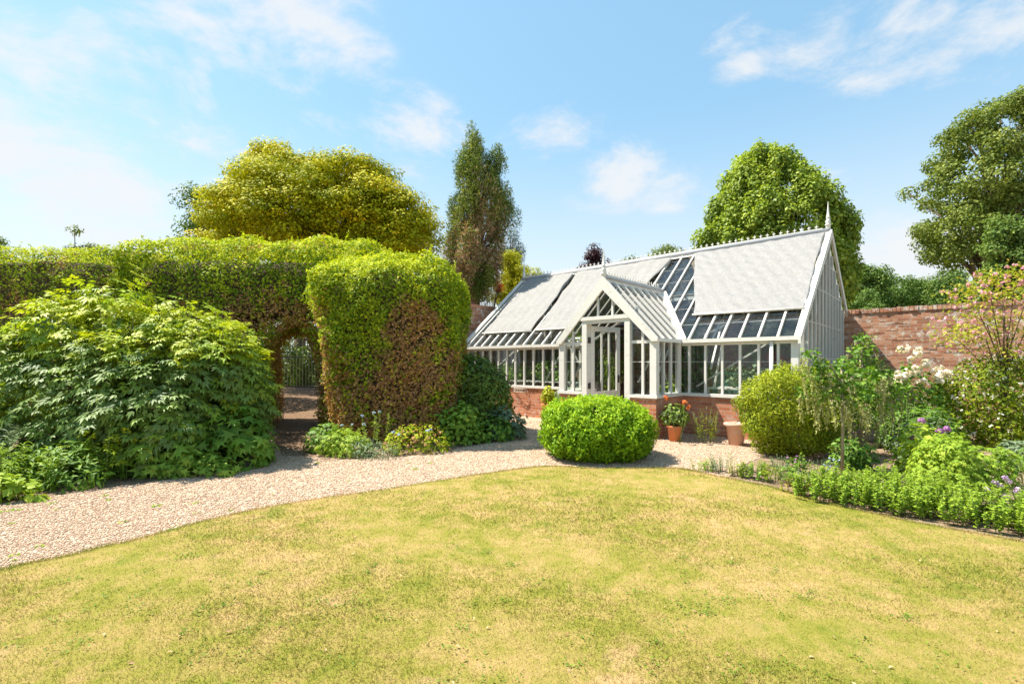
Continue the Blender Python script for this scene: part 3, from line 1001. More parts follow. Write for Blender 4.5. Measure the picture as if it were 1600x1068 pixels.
brace((PL+.16, -PV+.15, .95), (PL+.16, -.2, 1.75)); brace((-7.8, .25, 1.2), (-6.9, .25, 1.78)); brace((-5.9, .3, .95), (-5.3, .3, 1.75))
MB().tube([(-.42, .0-.02, 0), (-.42, -.02, ZE-.04)], .034, 10).build('drainpipe', W, gh, True)
# door frame and the open door
ft = MB()
ft.box(DJ0, DJ0+.115, -PV-.03, -PV+.11, .06, 2.352); ft.box(DJ1-.115, DJ1, -PV-.03, -PV+.11, .06, 2.352)
ft.box(DJ0+.116, DJ1-.116, -PV-.028, -PV+.108, 2.235, 2.35)
ft.box(DJ0-.02, DJ1+.02, -PV-.05, -PV-.031, 2.30, 2.375)
ft.build('door_frame', W, gh)
dr = bpy.data.objects.new('door', None); link(dr); dr.parent = gh
# door leaf written along +x from the hinge, then turned
def door():
    m = MB(); Wd, Hd = .86, 2.13; a = R(77)
    def P(x0, x1, y0, y1, z0, z1):
        m.box(x0, x1, y0, y1, z0, z1)
    P(0, .10, -.022, .022, .07, .07+Hd); P(Wd-.10, Wd, -.022, .022, .07, .07+Hd)
    P(.101, Wd-.101, -.0215, .0215, .07+Hd-.11, .07+Hd); P(.101, Wd-.101, -.0215, .0215, .70, .83)
    P(.101, Wd-.101, -.0215, .0215, .07, .24); P(.101, Wd-.101, -.010, .010, .241, .699)
    for k in (1, 2):
        x = .1+(Wd-.2)*k/3; P(x-.018, x+.018, -.018, .018, .831, 2.089)
    hx, hy = DJ0+.125, -PV+.10
    def turn(mb):
        ca, sa = math.cos(a), math.sin(a)
        mb.v = [(hx+x*ca-y*sa, hy+x*sa+y*ca, z) for x, y, z in mb.v]; return mb
    leaf = turn(m).build('door_leaf', W, gh)
    return leaf, turn, Wd
bpy.data.objects.remove(dr)
leaf, turn, Wd = door(); leaf.name = 'door'
g_ = MB(); g_.poly([(.10, 0, .83), (Wd-.10, 0, .83), (Wd-.10, 0, 2.09), (.10, 0, 2.09)])
turn(g_).build('door_glass', gl, leaf)
hm = MB(); hm.box(Wd-.07, Wd-.03, -.035, .035, 1.0, 1.16); hm.tube([(Wd-.05, -.035, 1.1), (Wd-.05, -.07, 1.1), (Wd-.13, -.075, 1.1)], .010, 6)
turn(hm).build('handle', M['iron'], leaf)
for z in (.95, 1.90):
    MB().box(DJ0+.108, DJ0+.135, -PV+.02, -PV+.10, z-.06, z+.06).build('hinge', M['iron'], leaf)

# blinds lying on the roof
def blind(corners, mat, label, sag, seed, nu=40, nv=26):
    c = [np.array((-u, t)) for u, t in corners]          # tl, tr, br, bl as (u, t)
    vs = []; r = np.random.default_rng(seed); ph = r.random(6)*6
    for j in range(nv+1):
        b = j/nv
        for i in range(nu+1):
            a = i/nu
            p = (c[0]*(1-a)+c[1]*a)*(1-b)+(c[3]*(1-a)+c[2]*a)*b
            edge = .012*math.sin(9*b+ph[0])+.008*math.sin(23*b+ph[1])
            if i in (0, nu): p = p+np.array((edge, 0))
            d = .088+(sag*(.006*math.sin(p[0]*19.5+ph[2])+.010*math.sin(p[0]*6+p[1]*5+ph[3])+.012*math.sin(p[1]*9+ph[4]+.7*math.sin(p[0]*2))) if seed < 3 else
                .007*math.sin(p[1]*13+ph[4]+1.2*math.sin(p[0]*3.1))+.006*math.sin(p[1]*31+p[0]*7+2*math.sin(p[0]*5))+.004*math.sin(p[0]*23+p[1]*17)+.012*math.sin(p[0]*2.2+p[1]*2+ph[3]))
            vs.append((p[0], p[1]+nf[1]*d, ZE+SL*p[1]+nf[2]*d))
    fs = [(j*(nu+1)+i, j*(nu+1)+i+1, (j+1)*(nu+1)+i+1, (j+1)*(nu+1)+i) for j in range(nv) for i in range(nu)]
    me = bpy.data.meshes.new('roof_blind'); me.from_pydata(vs, [], [f[::-1] for f in fs]); me.materials.append(mat)
    me.polygons.foreach_set('use_smooth', [True]*len(me.polygons))
    o = link(bpy.data.objects.new('roof_blind', me)); o.parent = gh; o['label'] = label
    md = o.modifiers.new('thickness', 'SOLIDIFY'); md.thickness = .008
    a, b = vs[nv*(nu+1)], vs[-1]
    MB().tube([np.array(a)-np.array((.03, 0, 0)), np.array(b)+np.array((.03, 0, 0))], .022, 8).build('batten', M['white_old'], o, True)
blind([(8.60, 2.70), (6.67, 2.70), (6.46, .43), (8.33, .43)], M['blind'], 'cream woven blind at the far left end of the roof', 1.0, 1)
blind([(6.53, 2.70), (3.46, 2.70), (4.02, .43), (6.27, .43)], M['blind'], 'cream woven blind above the porch with a slanting torn edge', 1.0, 2)
blind([(2.89, 2.72), (.07, 2.72), (.03, .595), (2.04, .60)], M['blind_silver'], 'crinkled silvery white blind on the right of the roof', 1.15, 3, 90, 70)

# ------------------------------------------------------------------ brick garden walls
def coping(x0, x1, y0, y1, z, parent):
    m = MB(); x = x0; r = np.random.default_rng(5)
    while x < x1-.02:
        w = .072+.006*r.random(); j = r.normal(size=3)*.006
        m.box(x+.004, x+w, y0+j[0], y1+j[1], z, z+.105+j[2])
        x += w+.003
    return m
gw = thing('garden_wall', 'weathered red brick garden wall behind the greenhouse and the right flower bed', 'wall', (GX, GY, 0), GROT)
MB().box(-9.29, 7.5, SB+.004, SB+.36, -.1, 2.62).build('brickwork', M['brick'], gw)
def coat(mb, uvs=True): return mb
cp = coping(-9.29, 7.5, SB-.02, SB+.385, 2.622, gw); cp.build('coping', M['brick'], gw)
# a few bricks standing proud or spalled, so the face is not flat
m = MB(); r = np.random.default_rng(11)
for k in range(190):
    i = r.integers(0, 33); x = r.uniform(.2, 7.2); x = round(x/.225)*.225+(.1125 if i % 2 else 0)
    d = r.uniform(.002, .008)
    m.box(x+.006, x+.219, SB+.004-d, SB+.02, i*.075+.008, i*.075+.069)
m.build('proud_bricks', M['brick'], gw)
lwl = thing('garden_wall', 'taller brick wall end seen between the clipped hedge and the greenhouse', 'wall', tuple(lw(-9.3, 0)), GROT)
MB().box(-.36, 0, -1.6, SB+.37, -.1, 3.20).build('brickwork', M['brick'], lwl)
m = MB(); y = -1.6
while y < SB+.37:
    m.box(-.38, .02, y, y+.07, 3.202, 3.30); y += .076
m.build('coping', M['brick_red'], lwl)
# ------------------------------------------------------------------ plants
OV = T_oval(.55, .10, .08); OVW = T_oval(.75, .08, .12); LA = T_lance(); LAN = T_lance(.2, .35)
PIN = T_ternate(); PAL = T_palmate(); DISC = T_disc()
NEED = T_oval(.22, .05, .03)

def shell_leaves(L, f, lo, hi, n, depth, size, tpl, tint, up=.25, spread=.9, droop=-.2, zmin=.02, deep=0.0, outer=.02, follow=.0):
    """leaves over the outside of a shape; tint is a function of (points, normals)"""
    P, N = sample(f, lo, hi, n, depth, outer, zmin, deep)
    k = len(P)
    Nf = unit(N+rnd(k)*spread+np.array((0, 0, up)))
    T = unit(rnd(k)+N*follow+np.array((0, 0, droop)))
    S = size*(.45+1.1*rng.random(k)**1.3)
    t = tint(P, N) if callable(tint) else np.clip(rng.normal(tint, .2, k), 0, 1)
    L.add(P, Nf, T, S, tpl, np.clip(t, 0, 1))
    return P, N
def rt(mean=.45, sd=.2, seed=0, sc_=1.2, amp=.12):
    return lambda P, N: rng.normal(mean, sd, len(P))+amp*nz(P, sc_, seed)

def stems(c, tops, r0=.012, base_spread=.12, z0=0.0, mid=.35):
    m = MB()
    for t in tops:
        t = np.array(t, float)
        b = np.array((c[0]+random.uniform(-1, 1)*base_spread, c[1]+random.uniform(-1, 1)*base_spread, z0-.03))
        q = b+(t-b)*.55; q[:2] += (b[:2]-t[:2])*.22*mid*2
        m.tube([b, b+(q-b)*.5+np.array((0, 0, .02)), q, t], [r0, r0*.9, r0*.65, r0*.3], 5)
    return m

def bush(name, label, cat, c, f, lo, hi, n, depth, size, tpl, mat, tint, group=None, nst=9, stem_mat='twig', deep=.02, r0=.014, **kw):
    root = thing(name, label, cat, (c[0], c[1], float(gz(c[0], c[1]))), group=group)
    L = LM()
    P, N = shell_leaves(L, f, lo, hi, n, depth, size, tpl, tint, deep=deep, **kw)
    L.build('foliage', M[mat], root)
    ix = rng.integers(0, len(P), nst)
    child_mb(stems(c, [P[i]-N[i]*.08 for i in ix], r0, z0=float(gz(c[0], c[1]))), 'stem', M[stem_mat], root)
    return root

# ---------- clipped hedges
def hedge(label, f, lo, hi, n, size, base, brown, core, seed, depth=.11, nn=0):
    root = thing('hedge', label, 'hedge', (base[0], base[1], float(gz(*base))))
    fr = rough(rough(f, .085, .8, seed), .035, 2.8, seed+1)
    L = LM()
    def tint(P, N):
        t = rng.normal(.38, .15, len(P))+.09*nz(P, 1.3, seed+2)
        # sunlight put into the leaf tint: paler on top and left faces
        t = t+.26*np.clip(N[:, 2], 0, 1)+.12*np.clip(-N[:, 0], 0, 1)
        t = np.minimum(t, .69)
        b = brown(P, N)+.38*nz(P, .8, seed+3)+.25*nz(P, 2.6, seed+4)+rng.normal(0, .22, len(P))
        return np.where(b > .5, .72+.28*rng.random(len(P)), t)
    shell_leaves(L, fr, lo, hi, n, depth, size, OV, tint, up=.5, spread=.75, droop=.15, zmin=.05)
    Pt, Nt = sample(fr, lo, hi, 6000, .03, .02)
    jj = np.where(Nt[:, 2] > .2)[0][:150]
    for i in jj:
        d = unit(Nt[i]*.5+np.array((0, 0, .9))+rng.normal(size=3)*.3); h = .05+.17*rng.random()**2; q = int(6+h*90); u = rng.random(q)[:, None]
        L.add(Pt[i]+d*h*u, unit(rnd(q)+d*.3), unit(rnd(q)+d), size*(.5+.5*rng.random(q)), OV, np.clip(rng.normal(.6, .07, q), 0, .69))
    L.build('foliage', M['hedge_leaf'], root)
    # stray shoots above the clipped face
    m = MB()
    P, N = sample(fr, lo, hi, 160, .1, .0)
    for p, q in zip(P[:90], N[:90]):
        d = unit(q+np.array((0, 0, .7))+rng.normal(size=3)*.3); m.tube([p-d*.15, p+d*random.uniform(.02, .07)], [.004, .002], 4)
    for a, h, r_ in core:
        # inner framework of branches, as a rough dense body well inside the leaves
        a = np.array(a); h = np.array(h)
        k = 11; idx = {}
        for ax_ in range(3):
            for sg in (-1, 1):
                base_ = len(m.v); vs = []
                for i in range(k):
                    for j in range(k):
                        u, v = -1+2*i/(k-1), -1+2*j/(k-1)
                        q = np.zeros(3); q[ax_] = sg; q[(ax_+1) % 3] = u; q[(ax_+2) % 3] = v
                        p = q*h; inner = np.clip(p, -(h-r_), h-r_); dd = p-inner
                        p = inner+dd/(np.linalg.norm(dd)+1e-9)*r_ if np.linalg.norm(dd) > 1e-6 else p
                        vs.append(a+p)
                vs = np.array(vs); vs += .05*np.stack([nz(vs, 1.1, 90), nz(vs, 1.1, 91), nz(vs, 1.1, 92)], 1)
                fs = [(i*k+j, (i+1)*k+j, (i+1)*k+j+1, i*k+j+1) for i in range(k-1) for j in range(k-1)]
                m._add(vs, fs)
    child_mb(m, 'branches', M['twig'], root, False)
    return root

# right-hand block beside the arch
def shear(f, k, z0=0.0):
    return lambda P: f(P+np.stack([k*(P[:, 2]-z0), 0*P[:, 2], 0*P[:, 2]], 1))
fb = smooth_union(.30, shear(rbox((-2.15, 9.42, 1.50), (1.22, 1.22, 1.80), .55, 0, .13), .06), ell((-2.75, 10.0, 2.80), (1.50, 1.35, .80)))
def brown_block(P, N):
    x, y, z = P[:, 0], P[:, 1], P[:, 2]
    b = 1.15-.62*z                                   # dead lower skirt
    b = np.maximum(b, 1.0-((x+1.75)/.6)**2-((z-2.0)/.6)**2)*1.0
    b = np.maximum(b, .95-((x+1.5)/.6)**2*.8-((z-1.3)/.75)**2)
    b = np.maximum(b, np.where(x < -3.2, 1.25-.42*z, -1))
    return np.where(N[:, 2] > .45, -1, b)
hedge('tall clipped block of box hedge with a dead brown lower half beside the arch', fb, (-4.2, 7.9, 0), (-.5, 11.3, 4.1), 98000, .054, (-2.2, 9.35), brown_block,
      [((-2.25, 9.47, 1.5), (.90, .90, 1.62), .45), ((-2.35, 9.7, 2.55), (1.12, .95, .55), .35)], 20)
# hedge carrying the arch
ARX0, ARX1 = -5.12, -4.18
lint = smooth_union(.4, rbox((-5.6, 10.9, 2.85), (3.0, 1.1, 1.18), .5), ell((-6.6, 11.0, 3.4), (2.2, 1.1, .75)), ell((-4.0, 10.9, 3.5), (1.6, 1.0, .55)))
pierL = rbox((-6.9, 10.9, 1.6), (1.78, 1.02, 1.7), .3)
pierR = rbox((-3.4, 10.9, 1.6), (.78, 1.02, 1.7), .3)
def archcut(P):
    x = (P[:, 0]+.462*(P[:, 1]-10.1)*.9-(ARX0+ARX1)/2)/(.45); z = (P[:, 2]-1.45)/.78
    return np.where(P[:, 2] < 1.45, np.abs(x)-1, np.sqrt(x*x+z*z)-1)*.5
fa = minus(smooth_union(.25, lint, pierL, pierR), archcut)
def brown_arch(P, N):
    x, z = P[:, 0], P[:, 2]
    b = .95-.9*np.abs(z-2.35)-.25*np.abs(x+5.2)
    b = np.maximum(b, np.where((P[:, 1] > 9.9) & (z < 2.3) & (np.abs(x+4.65-.0) < 1.2), .75, -1))
    return np.where(N[:, 2] > .5, np.where(np.abs(z-3.7) < .25, .12, -.2), b)
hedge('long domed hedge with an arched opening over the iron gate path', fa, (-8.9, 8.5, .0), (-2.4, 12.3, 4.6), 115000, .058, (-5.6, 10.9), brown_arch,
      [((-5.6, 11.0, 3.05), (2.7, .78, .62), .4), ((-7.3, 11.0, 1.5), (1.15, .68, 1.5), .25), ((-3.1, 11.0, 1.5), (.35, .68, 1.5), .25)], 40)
# hedge further left
fl = rough(rbox((-10.5, 10.6, 1.9), (2.3, 1.0, 1.95), .25), .06, .7, 8)
hedge('darker flat-topped clipped hedge at the left edge beside the domed hedge', fl, (-13, 9.4, 0), (-8.0, 11.9, 4.2), 75000, .05, (-10.5, 10.6),
      lambda P, N: np.where(N[:, 2] > .5, -.2, .05), [((-10.5, 10.7, 1.85), (2.0, .7, 1.75), .3)], 60)

# rank shrub beside the arch path, seen dark between the peony and the gate
f_ = rough(ell((-5.32, 8.75, .9), (.80, .85, 1.15)), .08, 1.2, 15)
bush('shrub', 'dark shrub squeezed between the tree peony and the arch opening', 'shrub', (-5.35, 8.75), f_, (-6.4, 7.6, 0), (-4.3, 9.9, 2.4), 7000, .25, .075, OVW, 'shrub_dark',
     lambda P, N: rng.normal(.4, .2, len(P)), nst=16, up=.3, spread=.8, follow=.3)

# ---------- box ball
bc = np.array((1.30, 7.27))
fball = rough(rough(lambda P: (np.sum(np.abs((P-np.array((bc[0], bc[1], .40)))/np.array((.82, .80, .50)))**2.45, axis=1)**(1/2.45)-1)*.55, .03, 1.5, 70), .022, 4.0, 71)
root = thing('box_ball', 'round clipped box bush standing on the lawn edge before the porch', 'topiary bush', (bc[0], bc[1], 0))
L = LM()
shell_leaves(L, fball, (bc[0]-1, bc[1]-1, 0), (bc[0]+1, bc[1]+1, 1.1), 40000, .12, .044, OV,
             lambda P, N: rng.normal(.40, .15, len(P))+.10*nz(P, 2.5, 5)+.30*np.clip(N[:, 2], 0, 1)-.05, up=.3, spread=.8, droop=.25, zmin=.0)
Pt, Nt = sample(fball, (bc[0]-1, bc[1]-1, 0), (bc[0]+1, bc[1]+1, 1.1), 160, .02, .02)
for i in range(150):
    d = unit(Nt[i]*.7+np.array((0, 0, .5))+rng.normal(size=3)*.3); h = .03+.06*rng.random(); q = 7; u = rng.random(q)[:, None]
    L.add(Pt[i]+d*h*u, unit(rnd(q)+d*.3), unit(rnd(q)+d), .032, OV, np.clip(rng.normal(.75, .15, q), 0, 1))
L.build('foliage', M['box_leaf'], root)
m = MB()
for k in range(80):
    a = random.random()*6.28; e = random.random()**.7
    d = np.array((math.cos(a)*math.sqrt(1-e*e*.8)*.66, math.sin(a)*math.sqrt(1-e*e*.8)*.64, .12+e*.72))
    m.tube([(bc[0], bc[1], 0), (bc[0]+d[0]*.4, bc[1]+d[1]*.4, d[2]*.55), (bc[0]+d[0], bc[1]+d[1], d[2])], [.02, .010, .004], 4)
m.lathe([(.02, .02), (.50, .06), (.62, .30), (.60, .58), (.45, .76), (.02, .82)], (bc[0], bc[1], 0), 14)
child_mb(m, 'branches', M['twig'], root, False)

# ---------- tree peony at the left
def peony(label, cen, f, lo, hi, n, size, seed, hi_t):
    root = thing('tree_peony', label, 'shrub', (cen[0], cen[1], 0))
    f = rough(f, .17, .55, seed+60)
    P, N = sample(f, lo, hi, n, .30, .02, .12, .004)
    k = len(P)
    L = LM()
    T = unit(N+rnd(k)*.8+np.array((0, 0, -.10))); Nf = unit(np.array((0, 0, .9))+N*.75+rnd(k)*.6)
    young = np.clip((P[:, 2]-hi_t)/.5, 0, 1)*(rng.random(k) < .8)
    t = rng.normal(.28, .14, k)+young*.58+.08*nz(P, 1, seed)
    L.add(P, Nf, T, size*(.7+.6*rng.random(k)), PIN, np.clip(t, 0, 1))
    # upright young shoots
    j = np.where((N[:, 2] > .35) & (P[:, 2] > hi_t))[0]; j = j[rng.integers(0, len(j), 80)]
    m = MB()
    for i in j:
        b = P[i]; h = random.uniform(.10, .42); d = unit(N[i]*.4+np.array((random.uniform(-.3, .3), random.uniform(-.3, .3), 1)))
        m.tube([b-d*.2, b+d*h], [.006, .003], 4)
        q = 9
        tt = rng.random(q)
        L.add(b+d*(h*tt[:, None]), unit(rnd(q)*.5+d), unit(rnd(q)+d*.9), size*(.5+.4*rng.random(q)), PIN, np.clip(rng.normal(.86, .12, q), 0, 1))
    L.build('foliage', M['peony_leaf'], root)
    ix = rng.integers(0, k, 40)
    s2 = stems(cen, [P[i]-N[i]*.1 for i in ix], .016, .5)
    m._add(s2.v, s2.f)
    child_mb(m, 'stem', M['bark'], root)
peony('big tree peony shrub with divided leaves, yellow-green young tips, before the dark hedge', (-5.5, 6.9),
      smooth_union(.22, ell((-5.55, 6.95, 1.05), (1.35, 1.0, 1.12)), ell((-6.9, 6.6, .90), (1.2, .9, .92)), ell((-6.1, 6.3, .7), (1.2, .6, .8)), ell((-5.6, 6.7, 1.80), (.32, .3, .62)), ell((-6.3, 6.6, 1.68), (.34, .3, .58)), ell((-5.0, 6.8, 1.62), (.28, .3, .50)), ell((-5.95, 6.8, 1.72), (.3, .3, .45))), (-8.4, 5.4, 0), (-4.0, 8.2, 2.8), 3300, .30, 1, 1.45)
peony('tree peony shrub leaning over the arch path, bluish green leaves', (-4.45, 7.0),
      smooth_union(.25, ell((-4.50, 7.05, .95), (.80, .85, 1.02)), ell((-4.7, 6.5, .7), (.7, .6, .8))), (-5.4, 5.6, 0), (-3.2, 8.2, 2.2), 1500, .28, 2, 1.35)
# lower plants in front
def mound(name, label, cat, c, r, n, size, tpl, mat, mean=.5, group=None, up=.7, spread=.5, depth=.14, nst=10, stem='green_stem', sd=.18, droop=-.1, follow=.6):
    f = rough(ell((c[0], c[1], c[2] if len(c) > 2 else r[2]*.35), r), .05, 1.6, int(abs(c[0]*37+c[1]*11)) % 97)
    zc = c[2] if len(c) > 2 else r[2]*.35
    return bush(name, label, cat, c, f, (c[0]-r[0]-.15, c[1]-r[1]-.15, 0), (c[0]+r[0]+.15, c[1]+r[1]+.15, zc+r[2]+.15), n, depth, size, tpl, mat, rt(mean, sd), group, nst, stem,
                up=up, spread=spread, droop=droop, follow=follow, r0=.006, zmin=.03)
def upright(name, label, cat, c, rx, ry, h, ns, nl, size, tpl, mat, mean=.5, group=None, lean=.25, stem='green_stem', r0=.005, sd=.16, hv=.3, z0=0.0, tilt=.55):
    """a plant of many upright leafy stems"""
    root = thing(name, label, cat, (c[0], c[1], z0), group=group)
    L = LM(); m = MB(); tips = []
    for k in range(ns):
        a = random.random()*6.28; q = math.sqrt(random.random())
        b = np.array((c[0]+rx*q*math.cos(a), c[1]+ry*q*math.sin(a), z0))
        hh = h*(1-hv*random.random())*(1-.25*q)
        d = unit(np.array((math.cos(a)*q*lean+random.gauss(0, .1), math.sin(a)*q*lean+random.gauss(0, .1), 1)))
        tip = b+d*hh; tips.append(tip)
        m.tube([b-np.array((0, 0, .03)), b+d*hh*.5+np.array((0, 0, .01)), tip], [r0, r0*.8, r0*.4], 4)
        u = (.12+.88*rng.random(nl)**.8)
        P = b+d*(hh*u[:, None])
        hd = rnd(nl); hd[:, 2] = np.abs(hd[:, 2])*.3
        T = unit(hd+d*tilt)
        N = unit(d-T*.4+rnd(nl)*.35)
        L.add(P, N, T, size*(1.15-.45*u)*(.7+.5*rng.random(nl)), tpl, np.clip(rng.normal(mean, sd, nl)+.2*(u-.5), 0, 1))
    L.build('foliage', M[mat], root)
    child_mb(m, 'stem', M[stem], root)
    return root, tips
mound('leafy_plant', 'broad lobed leafy plant spilling onto the gravel at the foot of the arch', 'plant', (-3.95, 6.55), (.62, .42, .62), 620, .17, PAL, 'lobed_leaf', .38)
mound('leafy_plant', 'bright lobed leaves below the tree peony, left of the arch plant', 'plant', (-4.55, 6.15), (.60, .34, .60), 620, .15, PAL, 'lobed_leaf', .5)
mound('leafy_plant', 'low mat of small rounded lobed leaves at the gravel edge', 'plant', (-4.15, 6.02), (.62, .22, .26), 520, .09, PAL, 'lobed_leaf', .6)
upright('peony_seedling', 'young yellow-green divided leaf shoots standing before the big peony', 'plant', (-5.0, 5.80), .28, .22, .80, 9, 9, .22, PIN, 'peony_leaf', .72, tilt=.9)
upright('lance_leaf_plant', 'clump of upright lance-leaved stems at the far left gravel edge', 'plant', (-5.55, 5.25), .42, .28, .62, 40, 26, .115, LAN, 'herb_leaf', .42, tilt=.75)
upright('lance_leaf_plant', 'taller pale lance-leaved stems at the left picture edge', 'plant', (-6.25, 5.35), .45, .35, .95, 36, 34, .105, LAN, 'grey_leaf', .6, tilt=.75)
mound('leafy_plant', 'low yellow-green weeds hugging the gravel at the left edge', 'plant', (-5.35, 4.88), (.5, .12, .16), 420, .075, OVW, 'herb_leaf', .7)
mound('leafy_plant', 'mid green bushy weeds between the peony and the gravel', 'plant', (-5.15, 5.45), (.46, .26, .36), 700, .085, LA, 'lobed_leaf', .35)

# ---------- bed at the foot of the block hedge
mound('laurel_shrub', 'dark glossy shrub between the block hedge and the greenhouse', 'shrub', (-.80, 9.5, .60), (.78, .75, .98), 11000, .068, OVW, 'shrub_dark', .45, up=.35, spread=.7, depth=.2, stem='twig', nst=20)
mound('leafy_plant', 'bluish lobed leaves at the foot of the dark shrub', 'plant', (-.12, 8.95), (.45, .35, .42), 420, .13, PAL, 'grey_leaf', .3)
mound('leafy_plant', 'bright green bramble-like plant beneath the right side of the hedge', 'plant', (-.95, 8.35), (.38, .28, .55), 700, .085, OVW, 'lobed_leaf', .6)
mound('leafy_plant', 'dull green ground plant running along the gravel by the dark shrub', 'plant', (-.45, 8.65), (.5, .25, .36), 700, .075, OVW, 'lobed_leaf', .35)
mound('leafy_plant', 'low green plant on the corner of the arch path', 'plant', (-3.0, 7.55), (.30, .26, .36), 420, .085, PAL, 'lobed_leaf', .4)
mound('leafy_plant', 'lime green round-leaved plant below the hedge corner', 'plant', (-2.55, 7.30), (.36, .24, .30), 480, .08, PAL, 'herb_leaf', .55)
mound('leafy_plant', 'low sprawling grey-green plant at the gravel before the hedge', 'plant', (-2.1, 7.08), (.42, .18, .18), 800, .04, LA, 'grey_leaf', .7)
mound('leafy_plant', 'brownish low plant under the middle of the block hedge', 'plant', (-1.5, 7.6), (.55, .3, .32), 1100, .055, OV, 'hedge_leaf', .62, sd=.2)
def flower_heads(L, tips, n, size, rad, tpl=DISC, up=.0):
    for t in tips:
        d = rnd(n); d[:, 2] = np.abs(d[:, 2])*.8+up if up else d[:, 2]
        L.add(t+d*rad, d, unit(rnd(n)), size*(.8+.4*rng.random(n)), tpl, rng.random(n))
for i, (px, yb_, ht, lab) in enumerate(((548, 705, .52, 'pale blue love-in-a-mist, left of the three tallest under the block hedge'), (572, 707, .62, 'pale blue love-in-a-mist, middle of the three tallest under the block hedge'),
                           (596, 702, .76, 'tallest pale blue love-in-a-mist under the block hedge'), (614, 712, .40, 'short blue love-in-a-mist beside the tallest one'), (664, 706, .42, 'lone blue love-in-a-mist right of the others'))):
    x, y = g2w(px, yb_)
    r_, tips = upright('blue_flower', lab, 'flower', (x, y), .09, .07, ht, 6, 26, .06, NEED, 'herb_leaf', .75, hv=.55, group='blue flowers under the hedge')
    for q in sorted(tips, key=lambda q: -q[2])[:2]:
        L = LM(); flower_heads(L, [q], 12, .028, .012, up=.3); L.build('flower_head', M['blue_petal'], r_)

# ---------- right side beds
fs1 = smooth_union(.2, ell((4.32, 7.35, .62), (.70, .60, .72)), ell((4.08, 7.2, .8), (.48, .48, .54)), ell((4.65, 7.3, .7), (.48, .45, .62)))
bush('golden_shrub', 'rounded golden green feathery shrub in front of the brick plinth', 'shrub', (4.25, 7.35), rough(fs1, .07, 1.8, 33), (3.2, 6.5, 0), (5.4, 8.2, 1.65), 30000, .22, .052, LA, 'golden_leaf',
     lambda P, N: rng.normal(.38, .16, len(P))+.18*nz(P, 1.6, 9)+.25*np.clip(P[:, 2]-.8, 0, .6), nst=40, up=.2, spread=.9, droop=.5, follow=.7, zmin=.05)

def weeping(label, x, y, ztrunk, clumps, npod, seed, trunk_r=.02, podz=(.45, 1.25)):
    root = thing('weeping_tree', label, 'tree', (x, y, 0))
    m = MB()
    m.tube([(x, y, -.05), (x+.008, y, ztrunk*.5), (x-.004, y, ztrunk)], [trunk_r, trunk_r*.9, trunk_r*.8], 8)
    L = LM(); pods = LM()
    for cx, cy, cz, r in clumps:
        r *= .88; c = np.array((x+cx, y+cy, cz))
        m.tube([(x, y, ztrunk*.93), (x+cx*.45, y+cy*.45, ztrunk+(cz-ztrunk)*.75), c], [trunk_r*.6, .010, .004], 5)
        k = int(190*(r/.3)**2)
        P = c+rnd(k)*r*(.35+.65*rng.random((k, 1)))*np.array((1, 1, .75))
        N = unit(P-c+np.array((0, 0, .25))+rnd(k)*.5)
        L.add(P, N, unit(rnd(k)+np.array((0, 0, -.5))), .070*(.6+.7*rng.random(k)), OVW, np.clip(rng.normal(.26, .2, k)+.15*nz(P, 3, 3), 0, 1))
    r_ = np.random.default_rng(seed)
    for k in range(npod):
        c = clumps[r_.integers(0, len(clumps))]
        a = r_.random()*6.28; b = np.array((x+c[0]+math.cos(a)*c[3]*.8, y+c[1]+math.sin(a)*c[3]*.8, c[2]-.05))
        ln = r_.uniform(.22, .48)
        q = np.stack([b+np.array((.02*math.sin(t*5+a), .02*math.cos(t*4), -ln*t)) for t in np.linspace(0, 1, 8)])
        m.tube(q, [.003]*8, 4)
        kk = int(ln*130)
        u = rng.random(kk); P = b+np.stack([.02*np.sin(u*5+a), .02*np.cos(u*4), -ln*u], 1)+rng.normal(size=(kk, 3))*.012
        pods.add(P, rnd(kk), unit(rnd(kk)*.7+np.array((0, 0, -1))), .034, NEED if k % 2 else OV, np.clip(rng.normal(.55, .25, kk), 0, 1))
    child_mb(m, 'trunk', M['cane'], root)
    L.build('crown', M['lobed_leaf'], root); pods.build('hanging_pods', M['pod'], root)
weeping('slim weeping standard tree with one pale bare stem and hanging pods, nearest the lawn', 4.30, 6.14, 1.22,
        [(-.05,0,1.18,.26),(-.32,.05,1.30,.22),(-.42,.0,1.55,.15),(.25,.0,1.22,.27),(.12,.2,1.35,.24),(.38,.15,1.02,.22),(-.2,-.1,1.02,.22),(.15,-.15,.98,.22),(-.38,.1,1.08,.16),(-.30,0,1.42,.15),(.45,.1,1.3,.18)], 80, 3)
weeping('taller leafy weeping tree behind the slim standard, hung with pods', 5.45, 7.35, 1.5,
        [(0,0,1.62,.24),(.12,.1,1.82,.17),(-.25,0,1.42,.22),(.25,.1,1.38,.28),(-.1,-.2,1.22,.26),(.40,-.1,1.05,.24),(.1,.1,1.45,.24),(-.3,.1,1.0,.24),(.15,-.15,.85,.28),(.42,0,1.28,.15),(-.05,0,.6,.30)], 80, 4, .03)
